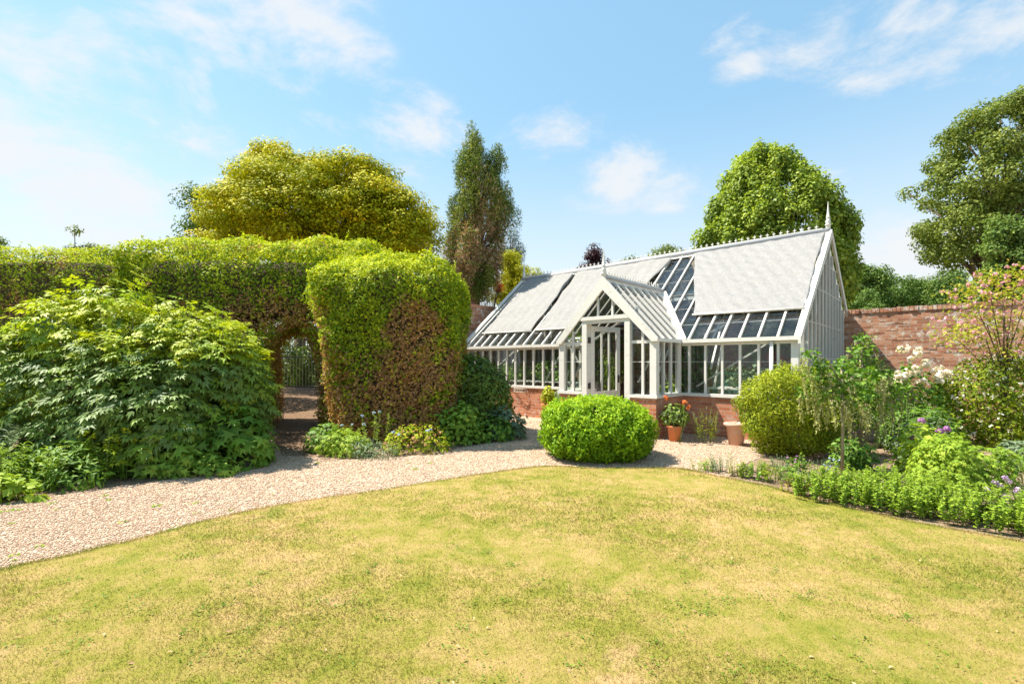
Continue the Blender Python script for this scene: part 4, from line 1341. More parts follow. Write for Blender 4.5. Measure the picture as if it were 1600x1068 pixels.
# cream roses
def roses(label, c, f, lo, hi, n, heads, petals, mat, hsize, group=None, leafmat='lobed_leaf', mean=.35, lsize=.07, ns=14, nm='rose_bush', cat='rose bush', hr=.05, pn=46):
    root = bush(nm, label, cat, c, f, lo, hi, n, .25, lsize, OVW, leafmat, rt(mean, .2), group, ns, 'green_stem', up=.3, spread=.8, droop=-.1, follow=.3, deep=.03, r0=.009, zmin=.05)
    L = LM()
    for h in heads:
        d = rnd(pn)
        P = np.array(h)+d*hr*np.array((1.2, 1.2, .8))*(.5+.5*rng.random((pn, 1)))
        L.add(P, unit(d+np.array((0, -.2, .3))), unit(rnd(pn)), hsize*(.7+.6*rng.random(pn)), DISC, rng.random(pn))
    L.build('flowers', M[petals], root)
    return root
hd = []
for px, py, k in ((1418,548,5),(1428,553,5),(1440,552,3),(1452,570,3),(1466,578,7),(1480,584,5),(1418,580,6),(1436,578,6),(1398,590,4),(1410,592,4),(1437,594,4),(1385,604,5),(1372,612,3),(1474,592,4)):
    for j in range(k):
        q = p2w(px+random.gauss(0, 5), py+random.gauss(0, 4), 8.1+random.uniform(-.2, .3)); hd.append(q)
roses('cream flowered climbing rose bush against the brick wall', (6.9, 8.3), rough(smooth_union(.2, ell((6.65, 8.3, .75), (.75, .45, .62)), ell((7.15, 8.35, .9), (.55, .4, .42))), .12, 1.5, 44), (5.7, 7.6, 0), (8.0, 9.0, 1.7), 2600, hd, 'x', 'rose_white', .045) if False else None
roses('cream flowered rose bush against the brick wall', (6.9, 8.3), rough(smooth_union(.2, ell((6.65, 8.3, .75), (.75, .45, .62)), ell((7.15, 8.35, .85), (.55, .4, .42))), .12, 1.5, 44), (5.7, 7.6, 0), (8.0, 9.0, 1.7), 2600, hd, 'rose_white', None, .042, hr=.045, pn=26)
# big white-speckled shrub at the right edge
fw = smooth_union(.2, ell((8.55, 8.1, .75), (1.15, .8, .78)), ell((8.1, 7.9, .6), (.6, .6, .62)), ell((9.5, 8.2, .8), (1.0, .8, .8)))
fwr = rough(fw, .08, 1.3, 51)
Pw, Nw = sample(fwr, (7.2, 6.9, .2), (10.6, 8.8, 1.8), 330, .05, .03)
roses('broad rounded shrub speckled with small white flowers at the right edge', (8.6, 8.1), fwr, (7.2, 6.9, 0), (10.7, 9.2, 1.8), 17000, Pw+Nw*.02, 'white_petal', None, .026, None, 'golden_leaf', .2, .052, 30, 'flowering_shrub', 'flowering shrub', .028, 7)
# wild rose with pink flowers above the wall
wr = thing('wild_rose', 'tall arching wild rose with pink flowers and yellow-green leaves before the wall', 'rose bush', (8.35, 8.0, 0))
m = MB(); L = LM(); Fp = LM()
cl = [(1560,432),(1530,446),(1590,428),(1505,462),(1550,462),(1590,455),(1620,440),(1520,490),(1555,500),(1500,515),(1530,525),(1580,520),(1610,490),(1560,545),(1590,550),(1640,470),(1640,530),(1495,530)]
for i, (px, py) in enumerate(cl):
    Y = 8.0+random.uniform(-.35, .45); c = p2w(px, py, Y)
    m.tube([(8.35, 8.0, .3+.1*(i % 4)), (8.37+.08*(c[0]-8.35), 8.0, c[2]*.55), (8.35+.6*(c[0]-8.35), Y, c[2]*.92), c], [.012, .010, .006, .003], 5)
    k = 150; r_ = .24
    d = rng.normal(size=(k, 3))*np.array((.20, .17, .085))
    P = c+d
    L.add(P, unit(rnd(k)*.7+np.array((0, 0, .8))), rnd(k), .062*(.6+.7*rng.random(k)), OV, np.clip(rng.normal(.5, .25, k), 0, 1))
    for j in range(10):
        h = c+rng.normal(size=3)*np.array((.20, .16, .09))+np.array((0, -.04, .02)); q = 9; dd = rnd(q)
        Fp.add(h+dd*.022, dd+np.array((0, -.4, .5)), rnd(q), .035, DISC, rng.random(q))
child_mb(m, 'stem', M['bark'], wr); L.build('foliage', M['rose_leaf'], wr); Fp.build('flowers', M['pink_petal'], wr)

# green perennials in the right bed
upright('tall_perennial', 'tall clump of green stalks between the weeping trees and the white shrub', 'plant', (6.35, 7.5), .38, .3, .95, 34, 16, .085, LA, 'grey_leaf', .55, tilt=.6)
mound('leafy_plant', 'dark leafy plant under the cream roses', 'plant', (6.7, 7.75), (.6, .4, .55), 1300, .095, PAL, 'lobed_leaf', .3)
mound('leafy_plant', 'leafy plant with blue-green leaves at the foot of the tall stalks', 'plant', (6.1, 7.05), (.42, .3, .34), 500, .085, PAL, 'grey_leaf', .45)
mound('leafy_plant', 'low bluish plant in the bare soil at the right edge', 'plant', (7.35, 6.6), (.55, .32, .25), 800, .07, OVW, 'grey_leaf', .5)
mound('leafy_plant', 'ferny green plant at the right edge below the white shrub', 'plant', (7.0, 6.1), (.42, .3, .28), 800, .07, LA, 'lobed_leaf', .45)
mound('leafy_plant', 'bright green geranium-like hump behind the herb edging', 'plant', (4.95, 5.35), (.36, .36, .46), 1500, .062, PAL, 'herb_leaf', .55)
mound('leafy_plant', 'second bright green hump right of the geranium-like one', 'plant', (5.45, 5.5), (.42, .34, .34), 1300, .062, PAL, 'herb_leaf', .42)
mound('leafy_plant', 'yellow-green leafy hump behind the geranium-like ones', 'plant', (5.35, 6.1), (.36, .28, .48), 900, .075, OVW, 'herb_leaf', .7)
mound('leafy_plant', 'dark low plant behind the slim weeping stem', 'plant', (4.6, 6.35), (.28, .2, .3), 600, .055, OVW, 'lobed_leaf', .2)
# herb edging: separate mounded clumps of upright leafy stems along the lawn
HE = [(a-.10, b-.13) for a, b in [(3.32,5.08),(3.56,4.86),(3.80,4.66),(3.62,5.25),(3.95,4.95),(4.05,4.45),(4.28,4.68),(4.30,4.22),(4.52,4.40),(4.58,3.98),(4.80,4.18),(4.85,3.72),(4.1,5.15),(4.45,4.95),(5.1,3.95),(5.1,3.5)]]
HL = ['first herb clump, under the slim weeping stem', 'herb clump at the lawn edge, second along from the weeping stem', 'rounded herb clump at the bend of the lawn edge',
      'herb clump right at the foot of the weeping stem', 'herb clump behind the bend of the edging', 'low front herb clump in the middle of the edging', 'taller middle herb clump just behind the edging',
      'front herb clump left of the lilac flowers', 'herb clump directly left of the lilac flowers', 'front herb clump below the lilac flowers', 'herb clump around the lilac flowers',
      'last front herb clump at the right picture edge', 'herb clump at the back in front of the geranium-like humps', 'back herb clump left of the lilac flowers', 'back herb clump beyond the lilac flowers', 'nearest herb clump at the lawn on the right edge']
for (x, y), lab in zip(HE, HL):
    upright('herb_clump', lab, 'herb plant', (x, y), .23, .19, .36+.06*random.random(), 52, 30, .036, OVW, 'herb_leaf', .5, 'bright green herb edging along the lawn', hv=.35, tilt=.35, r0=.003)
# lilac chives and purple alliums
def ball_flowers(label, c, tips, petals, rad, n=60, sz=.018, grp=None, nm='allium', leaf=True):
    root = thing(nm, label, 'flower', (c[0], c[1], 0), group=grp)
    m = MB(); L = LM()
    for t in tips:
        m.tube([(c[0]+random.uniform(-.05, .05), c[1]+random.uniform(-.05, .05), 0), ((c[0]+t[0])/2, (c[1]+t[1])/2, t[2]*.55), t], [.005, .004, .003], 5)
        d = rnd(n); L = LM().add(np.array(t)+d*rad*(.8+.2*rng.random((n, 1))), d, rnd(n), sz, DISC, rng.random(n)); L.build('flower_head', M[petals], root)
    child_mb(m, 'stem', M['green_stem'], root)
tp = [p2w(px+random.gauss(0, 2), py+random.gauss(0, 2), 4.3+random.uniform(-.12, .16)) for px, py in ((1545,765),(1556,752),(1566,760),(1578,757),(1560,772),(1572,775),(1585,768),(1550,783),(1566,787),(1580,790),(1592,781),(1575,745),(1598,798),(1590,760))]
ball_flowers('cluster of lilac pompom chive flowers in the herb edging', (4.62, 4.25), tp, 'lilac_petal', .022, 40, .016)
for px, py, Y, lab in ((1440, 657, 6.3, 'largest purple allium head above the humps'), (1424, 683, 6.2, 'purple allium head lowest and left'), (1468, 674, 6.4, 'rightmost of two close purple alliums'), (1480, 670, 6.5, 'small purple allium at the right end of the row')):
    t = p2w(px, py, Y); ball_flowers(lab, (t[0]-.05, t[1]), [t], 'purple_petal', .042, 90, .022, 'purple alliums in the right bed')
# small plants of the gravel margin in front of the greenhouse
SMALL = [(1100,736,.22,'herb_leaf',.45),(1128,738,.34,'grey_leaf',.6),(1152,744,.24,'golden_leaf',.5),(1178,748,.26,'lobed_leaf',.5),(1205,752,.24,'golden_leaf',.35),(1232,757,.30,'lobed_leaf',.35),(1258,764,.30,'grey_leaf',.3),
         (1245,772,.22,'hedge_leaf',.8),(1275,760,.26,'herb_leaf',.5),(1215,735,.26,'grey_leaf',.5),(1250,738,.3,'lobed_leaf',.35),(1290,745,.28,'grey_leaf',.4),(1345,735,.32,'lobed_leaf',.25),(1380,745,.22,'grey_leaf',.4),(1190,738,.2,'golden_leaf',.3)]
SLAB = ['small green tuft at the left end of the gravel margin','upright grey-green lavender-like tuft on the gravel','thin yellowish tuft on the gravel margin','leafy tuft halfway along the gravel margin','straggly yellow-green tuft near the lawn corner',
        'dark green tuft near the lawn corner','dense dark grey tuft where the edging begins','brown withered tuft beside the lawn edge','light green tuft left of the weeping stem','wispy grey tuft before the golden shrub','green tuft at the foot of the golden shrub',
        'grey tuft dotted with blue beside the weeping stem','dark leafy tuft right of the weeping stem','small grey tuft on the bare soil','thin pale tuft on the gravel below the pot']
for (px, py, h, mt, mean), lab in zip(SMALL, SLAB):
    x, y = g2w(px, py)
    r_, tips = upright('border_plant', lab, 'plant', (x, y), .13, .10, h, 22, 16, .042, LA if mt != 'lobed_leaf' else OVW, mt, mean, 'small plants along the gravel margin', hv=.5, tilt=.5, r0=.0025)
    if 'blue' in lab or 'foot of the golden' in lab:
        for q in tips[:8]:
            L = LM(); flower_heads(L, [q], 6, .018, .008, up=.3); L.build('flower_head', M['blue_petal' if 'blue' in lab else 'purple_petal'], r_)

# ---------- trees beyond the walls
def tree(label, base, f, lo, hi, ncl, cr, nl, lsize, tpl, mat, trunk_r=.2, bark_='bark', ztr=None, tint=(.42, .18), flat=(1, 1, .8), nm='tree', droop=-.2, up=.35, core_sp=.5, forks=1, fill=.35, grp=None, spread=.6, dead=None, limbs=True, rgh=.28, rsc=.28, cj=.10):
    f = rough(f, rgh, rsc, int(abs(base[0]*13+base[1]*7)) % 89)
    x, y = base
    root = thing(nm, label, 'tree', (x, y, 0), group=grp)
    lo = np.array(lo, float); hi = np.array(hi, float)
    C = []
    tries = 0
    while len(C) < ncl and tries < 200:
        tries += 1
        P = lo+(hi-lo)*rng.random((4000, 3)); d = f(P)
        k = (d < -cr*.45) & ((d > -cr*1.7) | (rng.random(len(P)) < fill*.25))
        for p in P[k]:
            if len(C) >= ncl: break
            if all(np.sum(((p-q)/np.array(flat))**2) > (cr*core_sp)**2 for q in C[-400:]):
                C.append(p)
    C = np.array(C)
    L = LM(); fl_ = np.array(flat)
    for c in C:
        r = cr*random.uniform(.65, 1.25); k = int(nl*(r/cr)**2)
        d = rnd(k); q = .30+.70*rng.random((k, 1))**.6
        P = c+d*q*r*fl_
        N = unit(d*.9+np.array((0, 0, up))+rnd(k)*spread)
        T = unit(rnd(k)+np.array((0, 0, droop))+d*.4)
        t = np.clip(rng.normal(tint[0]+random.gauss(0, cj), tint[1], k), 0, 1)
        if dead is not None:
            t = np.where(rng.random(k) < dead(P), .74+.26*rng.random(k), np.minimum(t, .66))
        L.add(P, N, T, lsize*(.6+.8*rng.random(k)), tpl, t)
    L.build('crown', M[mat], root)
    zt = ztr if ztr else lo[2]+(hi[2]-lo[2])*.45
    m = MB()
    top = np.array((C[:, 0].mean(), C[:, 1].mean(), hi[2]*.82))
    for k in range(forks):
        off = np.array(((k-(forks-1)/2)*.35, random.uniform(-.2, .2), 0))
        m.tube([np.array((x, y, -.1))+off*.6, np.array((x, y, zt*.5))+off, np.array((x, y, zt))+off*1.6, top*.6+.4*np.array((x, y, zt))+off*2.4], [trunk_r, trunk_r*.85, trunk_r*.7, trunk_r*.25], 9)
    if limbs:
        for c in C[rng.integers(0, len(C), min(len(C), 70))]:
            h = random.uniform(.35, .95)
            zb = max(.9, min(c[2]-.4, zt*h+.35*(c[2]-zt*h)))
            b = np.array((x, y, zb)); b[:2] += (top[:2]-b[:2])*max(0, (zb-zt)/(top[2]-zt+.01))
            q = b+(c-b)*.5+np.array((0, 0, .12*np.linalg.norm(c-b)))
            m.tube([b, q, c], [trunk_r*.34, trunk_r*.2, .02], 5)
    child_mb(m, 'trunk', M[bark_], root)
    return root
def E_(px, py, Y, rx, rz, ry):       # ellipsoid centred where pixel px,py looks at depth Y; radii in metres
    return ell(p2w(px, py, Y), (rx, ry, rz))
# golden Japanese maple
YM = 19.5
fm = smooth_union(.7, E_(490, 340, YM, 3.9, 2.1, 3.4), E_(440, 280, YM, 1.7, 1.55, 2.0), E_(545, 292, YM, 2.2, 1.3, 2.4), E_(635, 350, YM-.5, 1.2, 1.3, 2.0), E_(385, 345, YM-.5, 1.4, 1.3, 2.2), E_(600, 392, YM-.6, 2.2, .7, 2.0), E_(360, 372, YM, 1.1, .7, 1.6))
tree('broad golden-leaved maple tree with layered foliage behind the hedge', (-6.9, YM), fm, (-15, 14.5, 4.6), (-1.8, 24, 12), 640, .50, 230, .11, T_palmate(5, .45), 'maple_leaf', .16, 'bark', 4.2, (.44, .2), (1.35, 1.35, .50), 'maple_tree', -.2, .9, .62, 3, .9, rgh=.14, rsc=.5, cj=.16, spread=.5)
# dull tree peeping out behind the maple at its left
tree('dull dark tree half hidden behind the left side of the golden maple', (-13.5, 25), union(E_(330, 350, 25, 1.9, 2.5, 1.6), E_(325, 390, 25, 1.9, 1.5, 1.6)), (-19, 22, 3.5), (-11, 28, 12), 60, .75, 230, .14, OV, 'shrub_dark', .18, tint=(.5, .2))
# cypress
YC = 16.6
fc = smooth_union(.25, E_(752, 320, YC, 1.0, 1.95, 1.0), E_(742, 400, YC, 1.0, 1.5, 1.0), E_(745, 246, YC, .44, 1.0, .42), E_(726, 262, YC, .44, 1.0, .4), E_(770, 258, YC, .44, .9, .4), E_(796, 328, YC, .32, .75, .3), E_(714, 340, YC, .32, .9, .3), E_(742, 450, YC, .6, 1.0, .6))
tree('tall ragged columnar cypress with brown dead foliage lower down', (p2w(742, 480, YC)[0], YC), fc, (-2.8, 15.2, 2.4), (.4, 18.0, 10.2), 250, .27, 230, .115, NEED, 'cypress_leaf', .22, 'bark_red', 6, (.36, .17), (.75, .75, 1.8), 'cypress_tree', .9, .2, .70, 1, .9, spread=.9, rgh=.12, rsc=.6, cj=.17,
     dead=lambda P: np.clip(.98-.24*np.abs(P[:, 2]-4.6)-.35*np.abs(P[:, 0]+1.0), 0, .7)*(nz(P, .35, 21) > -.35))
# cypress side spikes
# dark conifer, acid bush, red maple behind the wall
tree('dark pointed conifer right behind the cypress', (p2w(800, 450, 24)[0], 24), smooth_union(.3, E_(798, 400, 24, .55, 1.2, .5), E_(800, 440, 24, .8, 1.2, .8)), (-1.5, 22.5, 3), (1.6, 25.5, 8), 40, .38, 260, .10, NEED, 'conifer_dark', .12, tint=(.45, .2), flat=(.8, .8, 1.3), nm='conifer')
tree('acid yellow-green shrub showing above the wall at the greenhouse end', (p2w(800, 440, 18.6)[0], 18.6), smooth_union(.4, E_(798, 425, 18.6, .72, .95, .8), E_(820, 440, 18.8, .75, .7, .8), E_(785, 460, 18.6, .6, .7, .6)), (-1.6, 17.2, 2.2), (1.8, 20.2, 6.2), 90, .30, 170, .085, T_palmate(5, .35), 'acid_leaf', .06, ztr=2.5, nm='yellow_shrub', flat=(1.1, 1.1, .7))
tree('small red-leaved maple shrub beside the acid yellow shrub', (p2w(768, 452, 18.1)[0], 18.1), smooth_union(.2, E_(766, 452, 18.1, .42, .32, .4), E_(775, 443, 18.1, .32, .25, .3)), (-1.5, 17.3, 3), (.2, 18.8, 5.2), 16, .2, 80, .08, T_palmate(5, .3), 'red_leaf', .04, ztr=2.6, nm='red_shrub')
tree('small purple-leaved plum tree beyond the greenhouse ridge', (p2w(930, 440, 27)[0], 27), union(E_(930, 405, 27, .75, .95, .8), E_(926, 425, 27, .95, .8, .9)), (3, 25, 4.5), (6.6, 29, 8.6), 50, .38, 150, .11, OV, 'purple_leaf', .08, tint=(.5, .25), nm='plum_tree')
tree('small round green tree just above the ridge left of the big lime', (p2w(1036, 430, 30)[0], 30), union(E_(1040, 410, 30, 1.2, 1.2, 1.2), E_(995, 425, 30, 1.6, .8, 1.0)), (5, 28, 4), (12, 32, 9.4), 70, .55, 190, .13, OV, 'oak_leaf', .12)
# big lime tree
YL = 19
fl2 = smooth_union(.5, E_(1208, 385, YL, 2.95, 2.6, 2.6), E_(1200, 318, YL, 2.0, 1.95, 1.9), E_(1196, 275, YL, 1.45, 1.15, 1.3), E_(1290, 410, YL, 1.15, 1.6, 1.3), E_(1125, 400, YL, 1.1, 1.3, 1.3), E_(1210, 440, YL, 3.2, 1.6, 2.4))
tree('big dense round-headed lime tree behind the greenhouse', (p2w(1210, 500, YL)[0], YL), fl2, (6, 15.5, 3), (15, 22.5, 10.4), 560, .36, 190, .12, OVW, 'lime_leaf', .26, tint=(.5, .22), flat=(.8, .8, 1.3), nm='lime_tree', droop=-.7, up=.5, core_sp=.72, fill=.3, rgh=.14, rsc=.5)
# big open tree at right
YR = 20
fo = smooth_union(.5, E_(1570, 215, YR, 2.3, 1.9, 2.2), E_(1540, 290, YR, 3.0, 2.0, 2.4), E_(1470, 310, YR, 1.3, .75, 1.2), E_(1500, 360, YR, 1.7, 1.1, 1.6), E_(1590, 350, YR, 2.2, 2.3, 2.2), E_(1650, 260, YR, 2.6, 3.2, 2.4), E_(1500, 415, YR+.5, 1.0, .55, 1.0), E_(1475, 225, YR, .9, .7, .9))
tree('tall open-crowned tree with dark limbs at the right edge', (p2w(1540, 500, YR)[0], YR), fo, (15, 16.5, 4), (27, 24, 14), 300, .47, 240, .11, OVW, 'oak_leaf', .24, tint=(.48, .22), flat=(1.1, 1.1, .85), nm='broadleaf_tree', rgh=.5, core_sp=.80, fill=.6, ztr=6)
tree('small light green tree in front of the trunk of the tall open tree', (p2w(1590, 470, 15)[0], 15), union(E_(1590, 400, 15, .95, .9, .9), E_(1580, 440, 15, 1.0, .8, .8)), (14, 13.5, 2), (18.5, 16.5, 6.4), 70, .36, 190, .10, OV, 'far_leaf', .07, tint=(.6, .2), nm='broadleaf_tree')
# far trees between lime and right tree
far = [(1360,440,38,1.4,1.5,'slender far tree just right of the lime'),(1400,455,40,2.0,1.5,'rounded far tree left of the middle of the gap'),(1440,458,42,1.8,1.3,'low far tree in the middle of the gap'),
       (1478,445,38,1.5,1.5,'taller far tree touching the open-crowned tree'),(1340,490,36,1.8,1.6,'low far tree hidden behind the gable'),(1520,470,36,2.0,1.3,'far tree below the open-crowned tree'),(1580,480,36,2.6,1.3,'far tree at the right edge beyond the wall')]
for px, py, Y, rx, rz, lab in far:
    c = p2w(px, py, Y)
    tree(lab, (c[0], Y), smooth_union(.4, ell(c, (rx, rx, rz)), ell(c-np.array((0, 0, 1.6)), (rx*1.15, rx, 1.6)), ell(c+np.array((.3*rx, 0, .25*rz)), (rx*.6, rx*.6, rz*.8))), c-np.array((3.4, 3, 5)), c+np.array((3.4, 3, 2.6)), 90, .62, 150, .17, OV, 'far_leaf', .14, tint=(.48, .2), grp='far trees beyond the wall')
# tips of trees above the left hedge
c = p2w(118, 368, 22); tree('small sparse treetop above the left hedge', (c[0], 22), union(ell(c, (.6, .6, .6)), ell(c+np.array((.3, 0, -.8)), (1.3, .9, .8)), ell(c+np.array((.5, 0, -1.5)), (2.0, .9, .9))), c-np.array((2.2, 1.2, 2.6)), c+np.array((2.8, 1.2, .9)), 70, .33, 120, .11, OV, 'oak_leaf', .08)
c = p2w(-12, 380, 24); tree('dark treetop cut by the left picture edge', (c[0], 24), union(ell(c, (.8, .7, .7)), ell(c-np.array((0, 0, 1)), (.9, .8, 1))), c-np.array((1.6, 1.2, 2.2)), c+np.array((1.6, 1.2, .9)), 36, .36, 120, .11, OV, 'shrub_dark', .08)
# cottage roof behind the hedge
hx = p2w(160, 378, 26)
ho = thing('cottage', 'brown tiled cottage roof just showing over the hedge', 'house', (hx[0]+.4, 27.5, 0))
MB().box(-2.6, 2.6, -1.4, 1.4, -.2, 6.3).build('wall', M['brick'], ho)
MB().prism([(-1.5, -1.7, 6.2), (-.9, 0, 8.05), (1.9, 0, 7.75), (2.9, -1.7, 6.2)], (0, 0, -.12)).build('roof', bark('roof_tiles', (.10, .06, .045), (.19, .12, .09)), ho)
MB().prism([(-1.5, 1.7, 6.2), (-.9, 0.01, 8.05), (1.9, .01, 7.75), (2.9, 1.7, 6.2)], (0, 0, -.12)).build('roof', M['bark'], ho)

mound('laurel_shrub', 'tall dark unseen laurel added behind the arched hedge to shade the path', 'shrub', (-8.35, 14.2, 2.4), (1.05, 1.4, 2.2), 9000, .10, OVW, 'shrub_dark', .4, up=.3, spread=.8, depth=.35, stem='twig', nst=18)  # added out of sight, only to throw shade onto the arch path
# ---------- gate and what lies beyond the arch
GYt = 18.0; gxc = -.462*GYt+.15
zg = float(gz(gxc, GYt))
gate = thing('iron_gate', 'tall rusty iron bar gate at the end of the arch path', 'gate', (gxc, GYt, zg))
fr = MB()
for z in (.12, 1.25, 2.05):
    fr.bar((-1.0, 0, z), (1.0, 0, z), .03, .045)
for x in (-1.0, 1.0):
    fr.bar((x, 0, .02), (x, 0, 2.3), .045, .045, (0, 1, 0))
fr.build('gate_frame', M['iron'], gate)
for k in range(1, 17):
    x = -1+k*2/17
    MB().tube([(x, 0, .05), (x, 0, 2.32 if k % 2 == 0 else 1.32)], .011, 6).build('bar', M['cane'], gate)
for k, (px, Y, rx, h, lab) in enumerate(((440, 20.5, .9, 2.2, 'green shrub left beyond the gate'), (478, 21.5, .7, 1.9, 'green shrub right beyond the gate'), (455, 25, 2.2, 3.6, 'dark tall shrub far behind the gate'), (400, 22, 1.3, 2.6, 'shaded shrub beyond the gate, mostly behind the hedge'))):
    x = (px-800)/FPX*Y
    mound('shrub', lab, 'shrub', (x, Y, h*.45+.3), (rx, rx*.7, h*.55), 3200, .10, OVW, 'shrub_dark', .5, up=.3, spread=.8, depth=.3, stem='twig')  # dark leaf colour stands in for the shade beyond the gate
tr = thing('bare_tree', 'thick bare trunk standing beyond the iron gate', 'tree', ((468-800)/FPX*22.8, 22.8, .38))
MB().tube([(0, 0, -.1), (.02, 0, 1.4), (0, 0, 3.6)], [.34, .27, .25], 12).build('trunk', M['bark'], tr, True)
f_ = LM(); P = rnd(1500)*np.array((.8, .8, .6))+np.array(tr.location)+np.array((0, 0, 3.9)); f_.add(P, rnd(1500)+np.array((0, 0, .4)), rnd(1500), .13, OV, rng.random(1500)); f_.build('crown', M['oak_leaf'], tr)

# ---------- pots and furniture round the greenhouse
def pot(label, c, h, r0, r1, mat, rim=.03, grp=None, nm='flower_pot'):
    root = thing(nm, label, 'pot', (c[0], c[1], 0), group=grp)
    MB().lathe([(r0*.2, .004), (r0, .004), (r0+(r1-r0)*.82, h*.82), (r1+rim*.25, h*.84), (r1+rim, h*.88), (r1+rim, h*.97), (r1+rim*.5, h), (r1*.90, h*.985), (r1*.86, h*.86), (r1*.2, h*.86)], (0, 0, 0), 28).build('body', M[mat], root, True)
    MB().lathe([(r1*.87, h*.87), (r1*.5, h*.90), (.01, h*.91)], (0, 0, 0), 18).build('soil', M['soil'], root, True)
    return root
x, y = g2w(1054, 689); pot('bright orange terracotta pot with a bushy plant at the porch corner', (x, y), .29, .095, .128, 'terra', .012)
mound('potted_plant', 'bushy grey-green plant growing in the bright orange pot', 'plant', (x+.01, y, .46), (.25, .22, .19), 800, .06, OVW, 'shrub_dark', .5, up=.5, depth=.15, sd=.22)
x, y = g2w(1150, 695); pot('large pale weathered terracotta pot with a rolled rim', (x, y), .39, .115, .165, 'terra_pale', .035)
dead = thing('dead_plant', 'bare twisted twig standing in the large pale pot', 'plant', (x+.08, y, .36))
MB().tube([(0, 0, -.04), (.01, 0, .05), (.05, 0, .11), (.0, .01, .20), (.02, 0, .26)], [.010, .010, .008, .006, .003], 6).tube([(.04, 0, .09), (-.1, -.02, .03), (-.13, -.02, .0)], [.006, .004, .002], 5).build('stem', M['bark'], dead)
x, y = g2w(1104, 692)
r_, tips = upright('wild_seedling', 'tall straggly yellowing plant against the brick between the two pots', 'plant', (x, y+.05), .17, .1, .78, 26, 18, .045, LA, 'golden_leaf', .45, hv=.5, tilt=.5, r0=.003)
po = []
x, y = g2w(1062, 694)
root = thing('orange_poppy', 'three orange poppy heads on thin stems above the orange pot', 'flower', (x, y, 0))
L = LM(); m = MB()
for px, py in ((1040.5, 621), (1070, 628), (1076, 636)):
    t = p2w(px, py, y); m.tube([(x, y, 0), ((x+t[0])/2, y, t[2]*.5), t], [.004, .003, .002], 4)
    q = 16; d = rnd(q); L = LM().add(t+d*.02, d+np.array((0, -.5, .2)), rnd(q), .045, DISC, rng.random(q)); L.build('flower_head', M['orange_petal'], root)
child_mb(m, 'stem', M['green_stem'], root)
# pot and plants left of the porch
x, y = p2w(858, 645, 11.9)[0], 11.9
pot('dark orange terracotta pot against the plinth left of the porch', (x, y), .40, .15, .19, 'terra', .02)
mound('potted_plant', 'lime green rounded plant in the pot left of the porch', 'plant', (x+.02, y, .62), (.22, .2, .22), 500, .07, OVW, 'golden_leaf', .6, up=.5)
mound('potted_plant', 'grey-green shrubby plant beside the lime green one left of the porch', 'plant', (x+.36, y-.45, .45), (.30, .26, .42), 800, .075, OVW, 'grey_leaf', .5, up=.4, nst=14)
x, y = p2w(843, 640, 12.5)[0], 12.55
tg = thing('trough', 'low terracotta trough standing on dark feet by the plinth', 'planter', (x, y, 0), GROT)
MB().box(-.30, .30, -.13, .13, .18, .30).box(-.32, .32, -.15, .15, .301, .34).build('body', M['terra'], tg)
for sx in (-.24, .24):
    MB().box(sx-.05, sx+.05, -.10, .10, 0, .179).build('foot', M['terra'], tg)
x, y = .38, 12.75
tb = thing('wire_table', 'round cream wire garden table with a lattice rim left of the porch', 'table', (x, y, 0))
m = MB(); hz_ = .74
for r in (.33, .22, .11):
    m.tube([(r*math.cos(a), r*math.sin(a), hz_) for a in np.linspace(0, 2*PI, 25)], .008, 5, False)
m.tube([(.33*math.cos(a), .33*math.sin(a), hz_-.09) for a in np.linspace(0, 2*PI, 25)], .007, 5, False)
for k in range(28):
    a = 2*PI*k/28; b = 2*PI*(k+1)/28
    m.tube([(.33*math.cos(a), .33*math.sin(a), hz_-.09), (.33*math.cos(b), .33*math.sin(b), hz_)], .004, 4); m.tube([(.33*math.cos(b), .33*math.sin(b), hz_-.09), (.33*math.cos(a), .33*math.sin(a), hz_)], .004, 4)
for k in range(12):
    a = PI*k/12; m.tube([(.33*math.cos(a), .33*math.sin(a), hz_), (-.33*math.cos(a), -.33*math.sin(a), hz_)], .005, 4)
m.build('tabletop', M['wire'], tb)
for k in range(3):
    a = 2*PI*k/3+.4; ca, sa = math.cos(a), math.sin(a)
    MB().tube([(.28*ca, .28*sa, hz_-.05), (.12*ca, .12*sa, .40), (.2*ca, .2*sa, .12), (.30*ca, .30*sa, .0)], .011, 6).build('leg', M['wire'], tb)
MB().tube([(.2*math.cos(a), .2*math.sin(a), .12) for a in np.linspace(0, 2*PI, 19)], .007, 5, False).build('ring', M['wire'], tb)

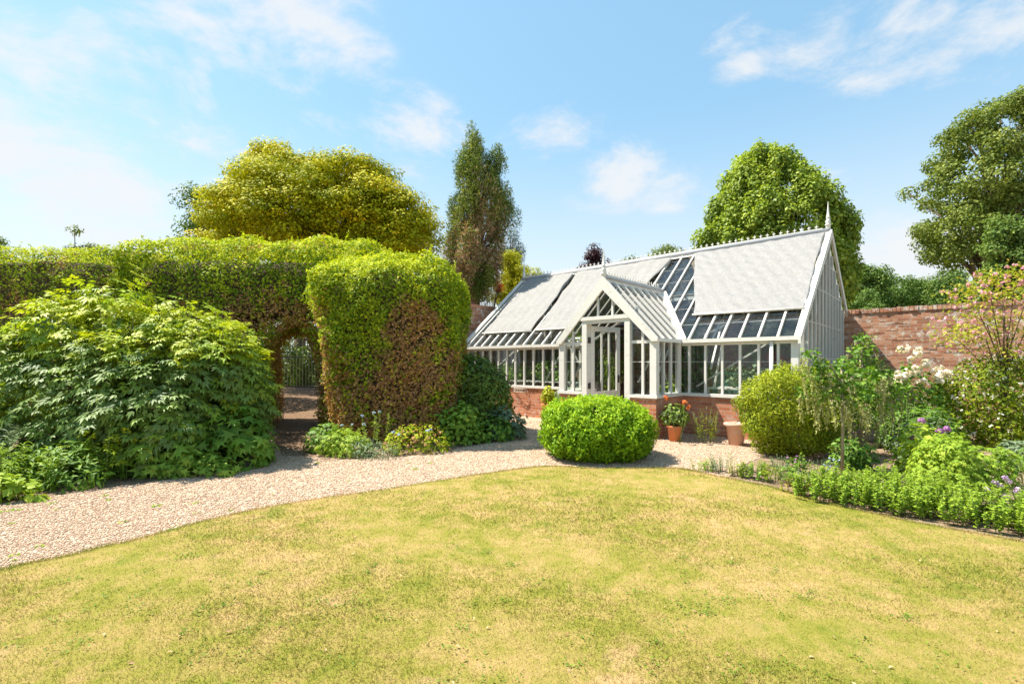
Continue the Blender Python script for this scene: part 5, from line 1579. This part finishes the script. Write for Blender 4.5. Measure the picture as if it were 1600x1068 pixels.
# ---------- inside the greenhouse
def gthing(name, label, cat, x, y, z=0.0, group=None):
    p = lw(x, y, z); return thing(name, label, cat, tuple(p), GROT, group)
for x0, x1, lab in ((-8.4, -4.9, 'slatted white potting bench inside the left half of the greenhouse'), (-1.75, -.35, 'slatted white potting bench inside the right end of the greenhouse')):
    t = gthing('potting_bench', lab, 'bench', (x0+x1)/2, .75); hw = (x1-x0)/2
    m = MB()
    for k in range(7): m.box(-hw, hw, -.38+k*.11, -.29+k*.11, .90, .925)
    m.build('bench_top', M['white'], t)
    for sx in (-hw+.05, hw-.05):
        for sy in (-.33, .33):
            MB().box(sx-.03, sx+.03, sy-.03, sy+.03, 0, .899).build('leg', M['white'], t)
def gplant(label, x, y, z, r, n, size, tpl, mat, mean=.45):
    p = lw(x, y, z)
    f = rough(ell(p, r), .06, 1.2, 13)
    root = thing('greenhouse_plant', label, 'plant', (p[0], p[1], max(0, z-r[2])))
    L = LM(); shell_leaves(L, f, p-np.array(r)-.2, p+np.array(r)+.2, n, .25, size, tpl, rt(mean, .2), up=.4, spread=.7, droop=-.2, deep=.02)
    L.build('foliage', M[mat], root)
    child_mb(stems(p, [p+np.array((random.uniform(-.5, .5)*r[0], random.uniform(-.5, .5)*r[1], random.uniform(-.2, .7)*r[2])) for k in range(8)], .012, .08, max(0, z-r[2])), 'stem', M['green_stem'], root)
gplant('leafy seedlings massed on the bench seen through the left panes', -7.4, .8, 1.12, (.55, .4, .28), 500, .09, OVW, 'lobed_leaf')
gplant('second mass of leafy seedlings on the left bench', -6.0, .8, 1.15, (.6, .4, .32), 550, .09, OVW, 'lobed_leaf', .35)
gplant('tall climbing plant on the back wall behind the door', -3.5, 4.1, 1.5, (.7, .4, 1.2), 900, .12, OVW, 'lobed_leaf', .3)
gplant('bushy plant on the floor seen through the open door', -2.75, .9, .55, (.35, .35, .55), 420, .10, OVW, 'herb_leaf', .4)
gplant('tomato-like plant inside the porch left panes', -4.0, .4, 1.2, (.3, .3, .5), 350, .09, LA, 'herb_leaf', .55)
gplant('climbing vine on the back wall at the right end', -1.3, 4.3, 1.9, (1.2, .3, .7), 900, .13, PAL, 'lobed_leaf', .35)
gplant('vine along the back wall in the left half', -6.6, 4.3, 1.7, (1.6, .3, .8), 1100, .13, PAL, 'lobed_leaf', .35)
gplant('leafy pot plants on the right bench', -1.0, .8, 1.12, (.5, .35, .25), 420, .085, OVW, 'grey_leaf', .4)
gplant('red flowering plant hanging near the back at the right', -.95, 2.2, 1.45, (.28, .25, .2), 300, .07, DISC, 'red_leaf', .4)
tk = gthing('water_tank', 'dark green water tank inside the greenhouse right of the porch', 'tank', -1.75, 2.3)
n = NT('green_plastic'); M['tank'] = n.done(n.pr((.02, .12, .09), .4))
MB().box(-.45, .45, -.3, .3, 0, 1.15).box(-.48, .48, -.33, .33, 1.15, 1.2).box(-.46, .46, -.31, .31, .5, .54).build('body', M['tank'], tk)
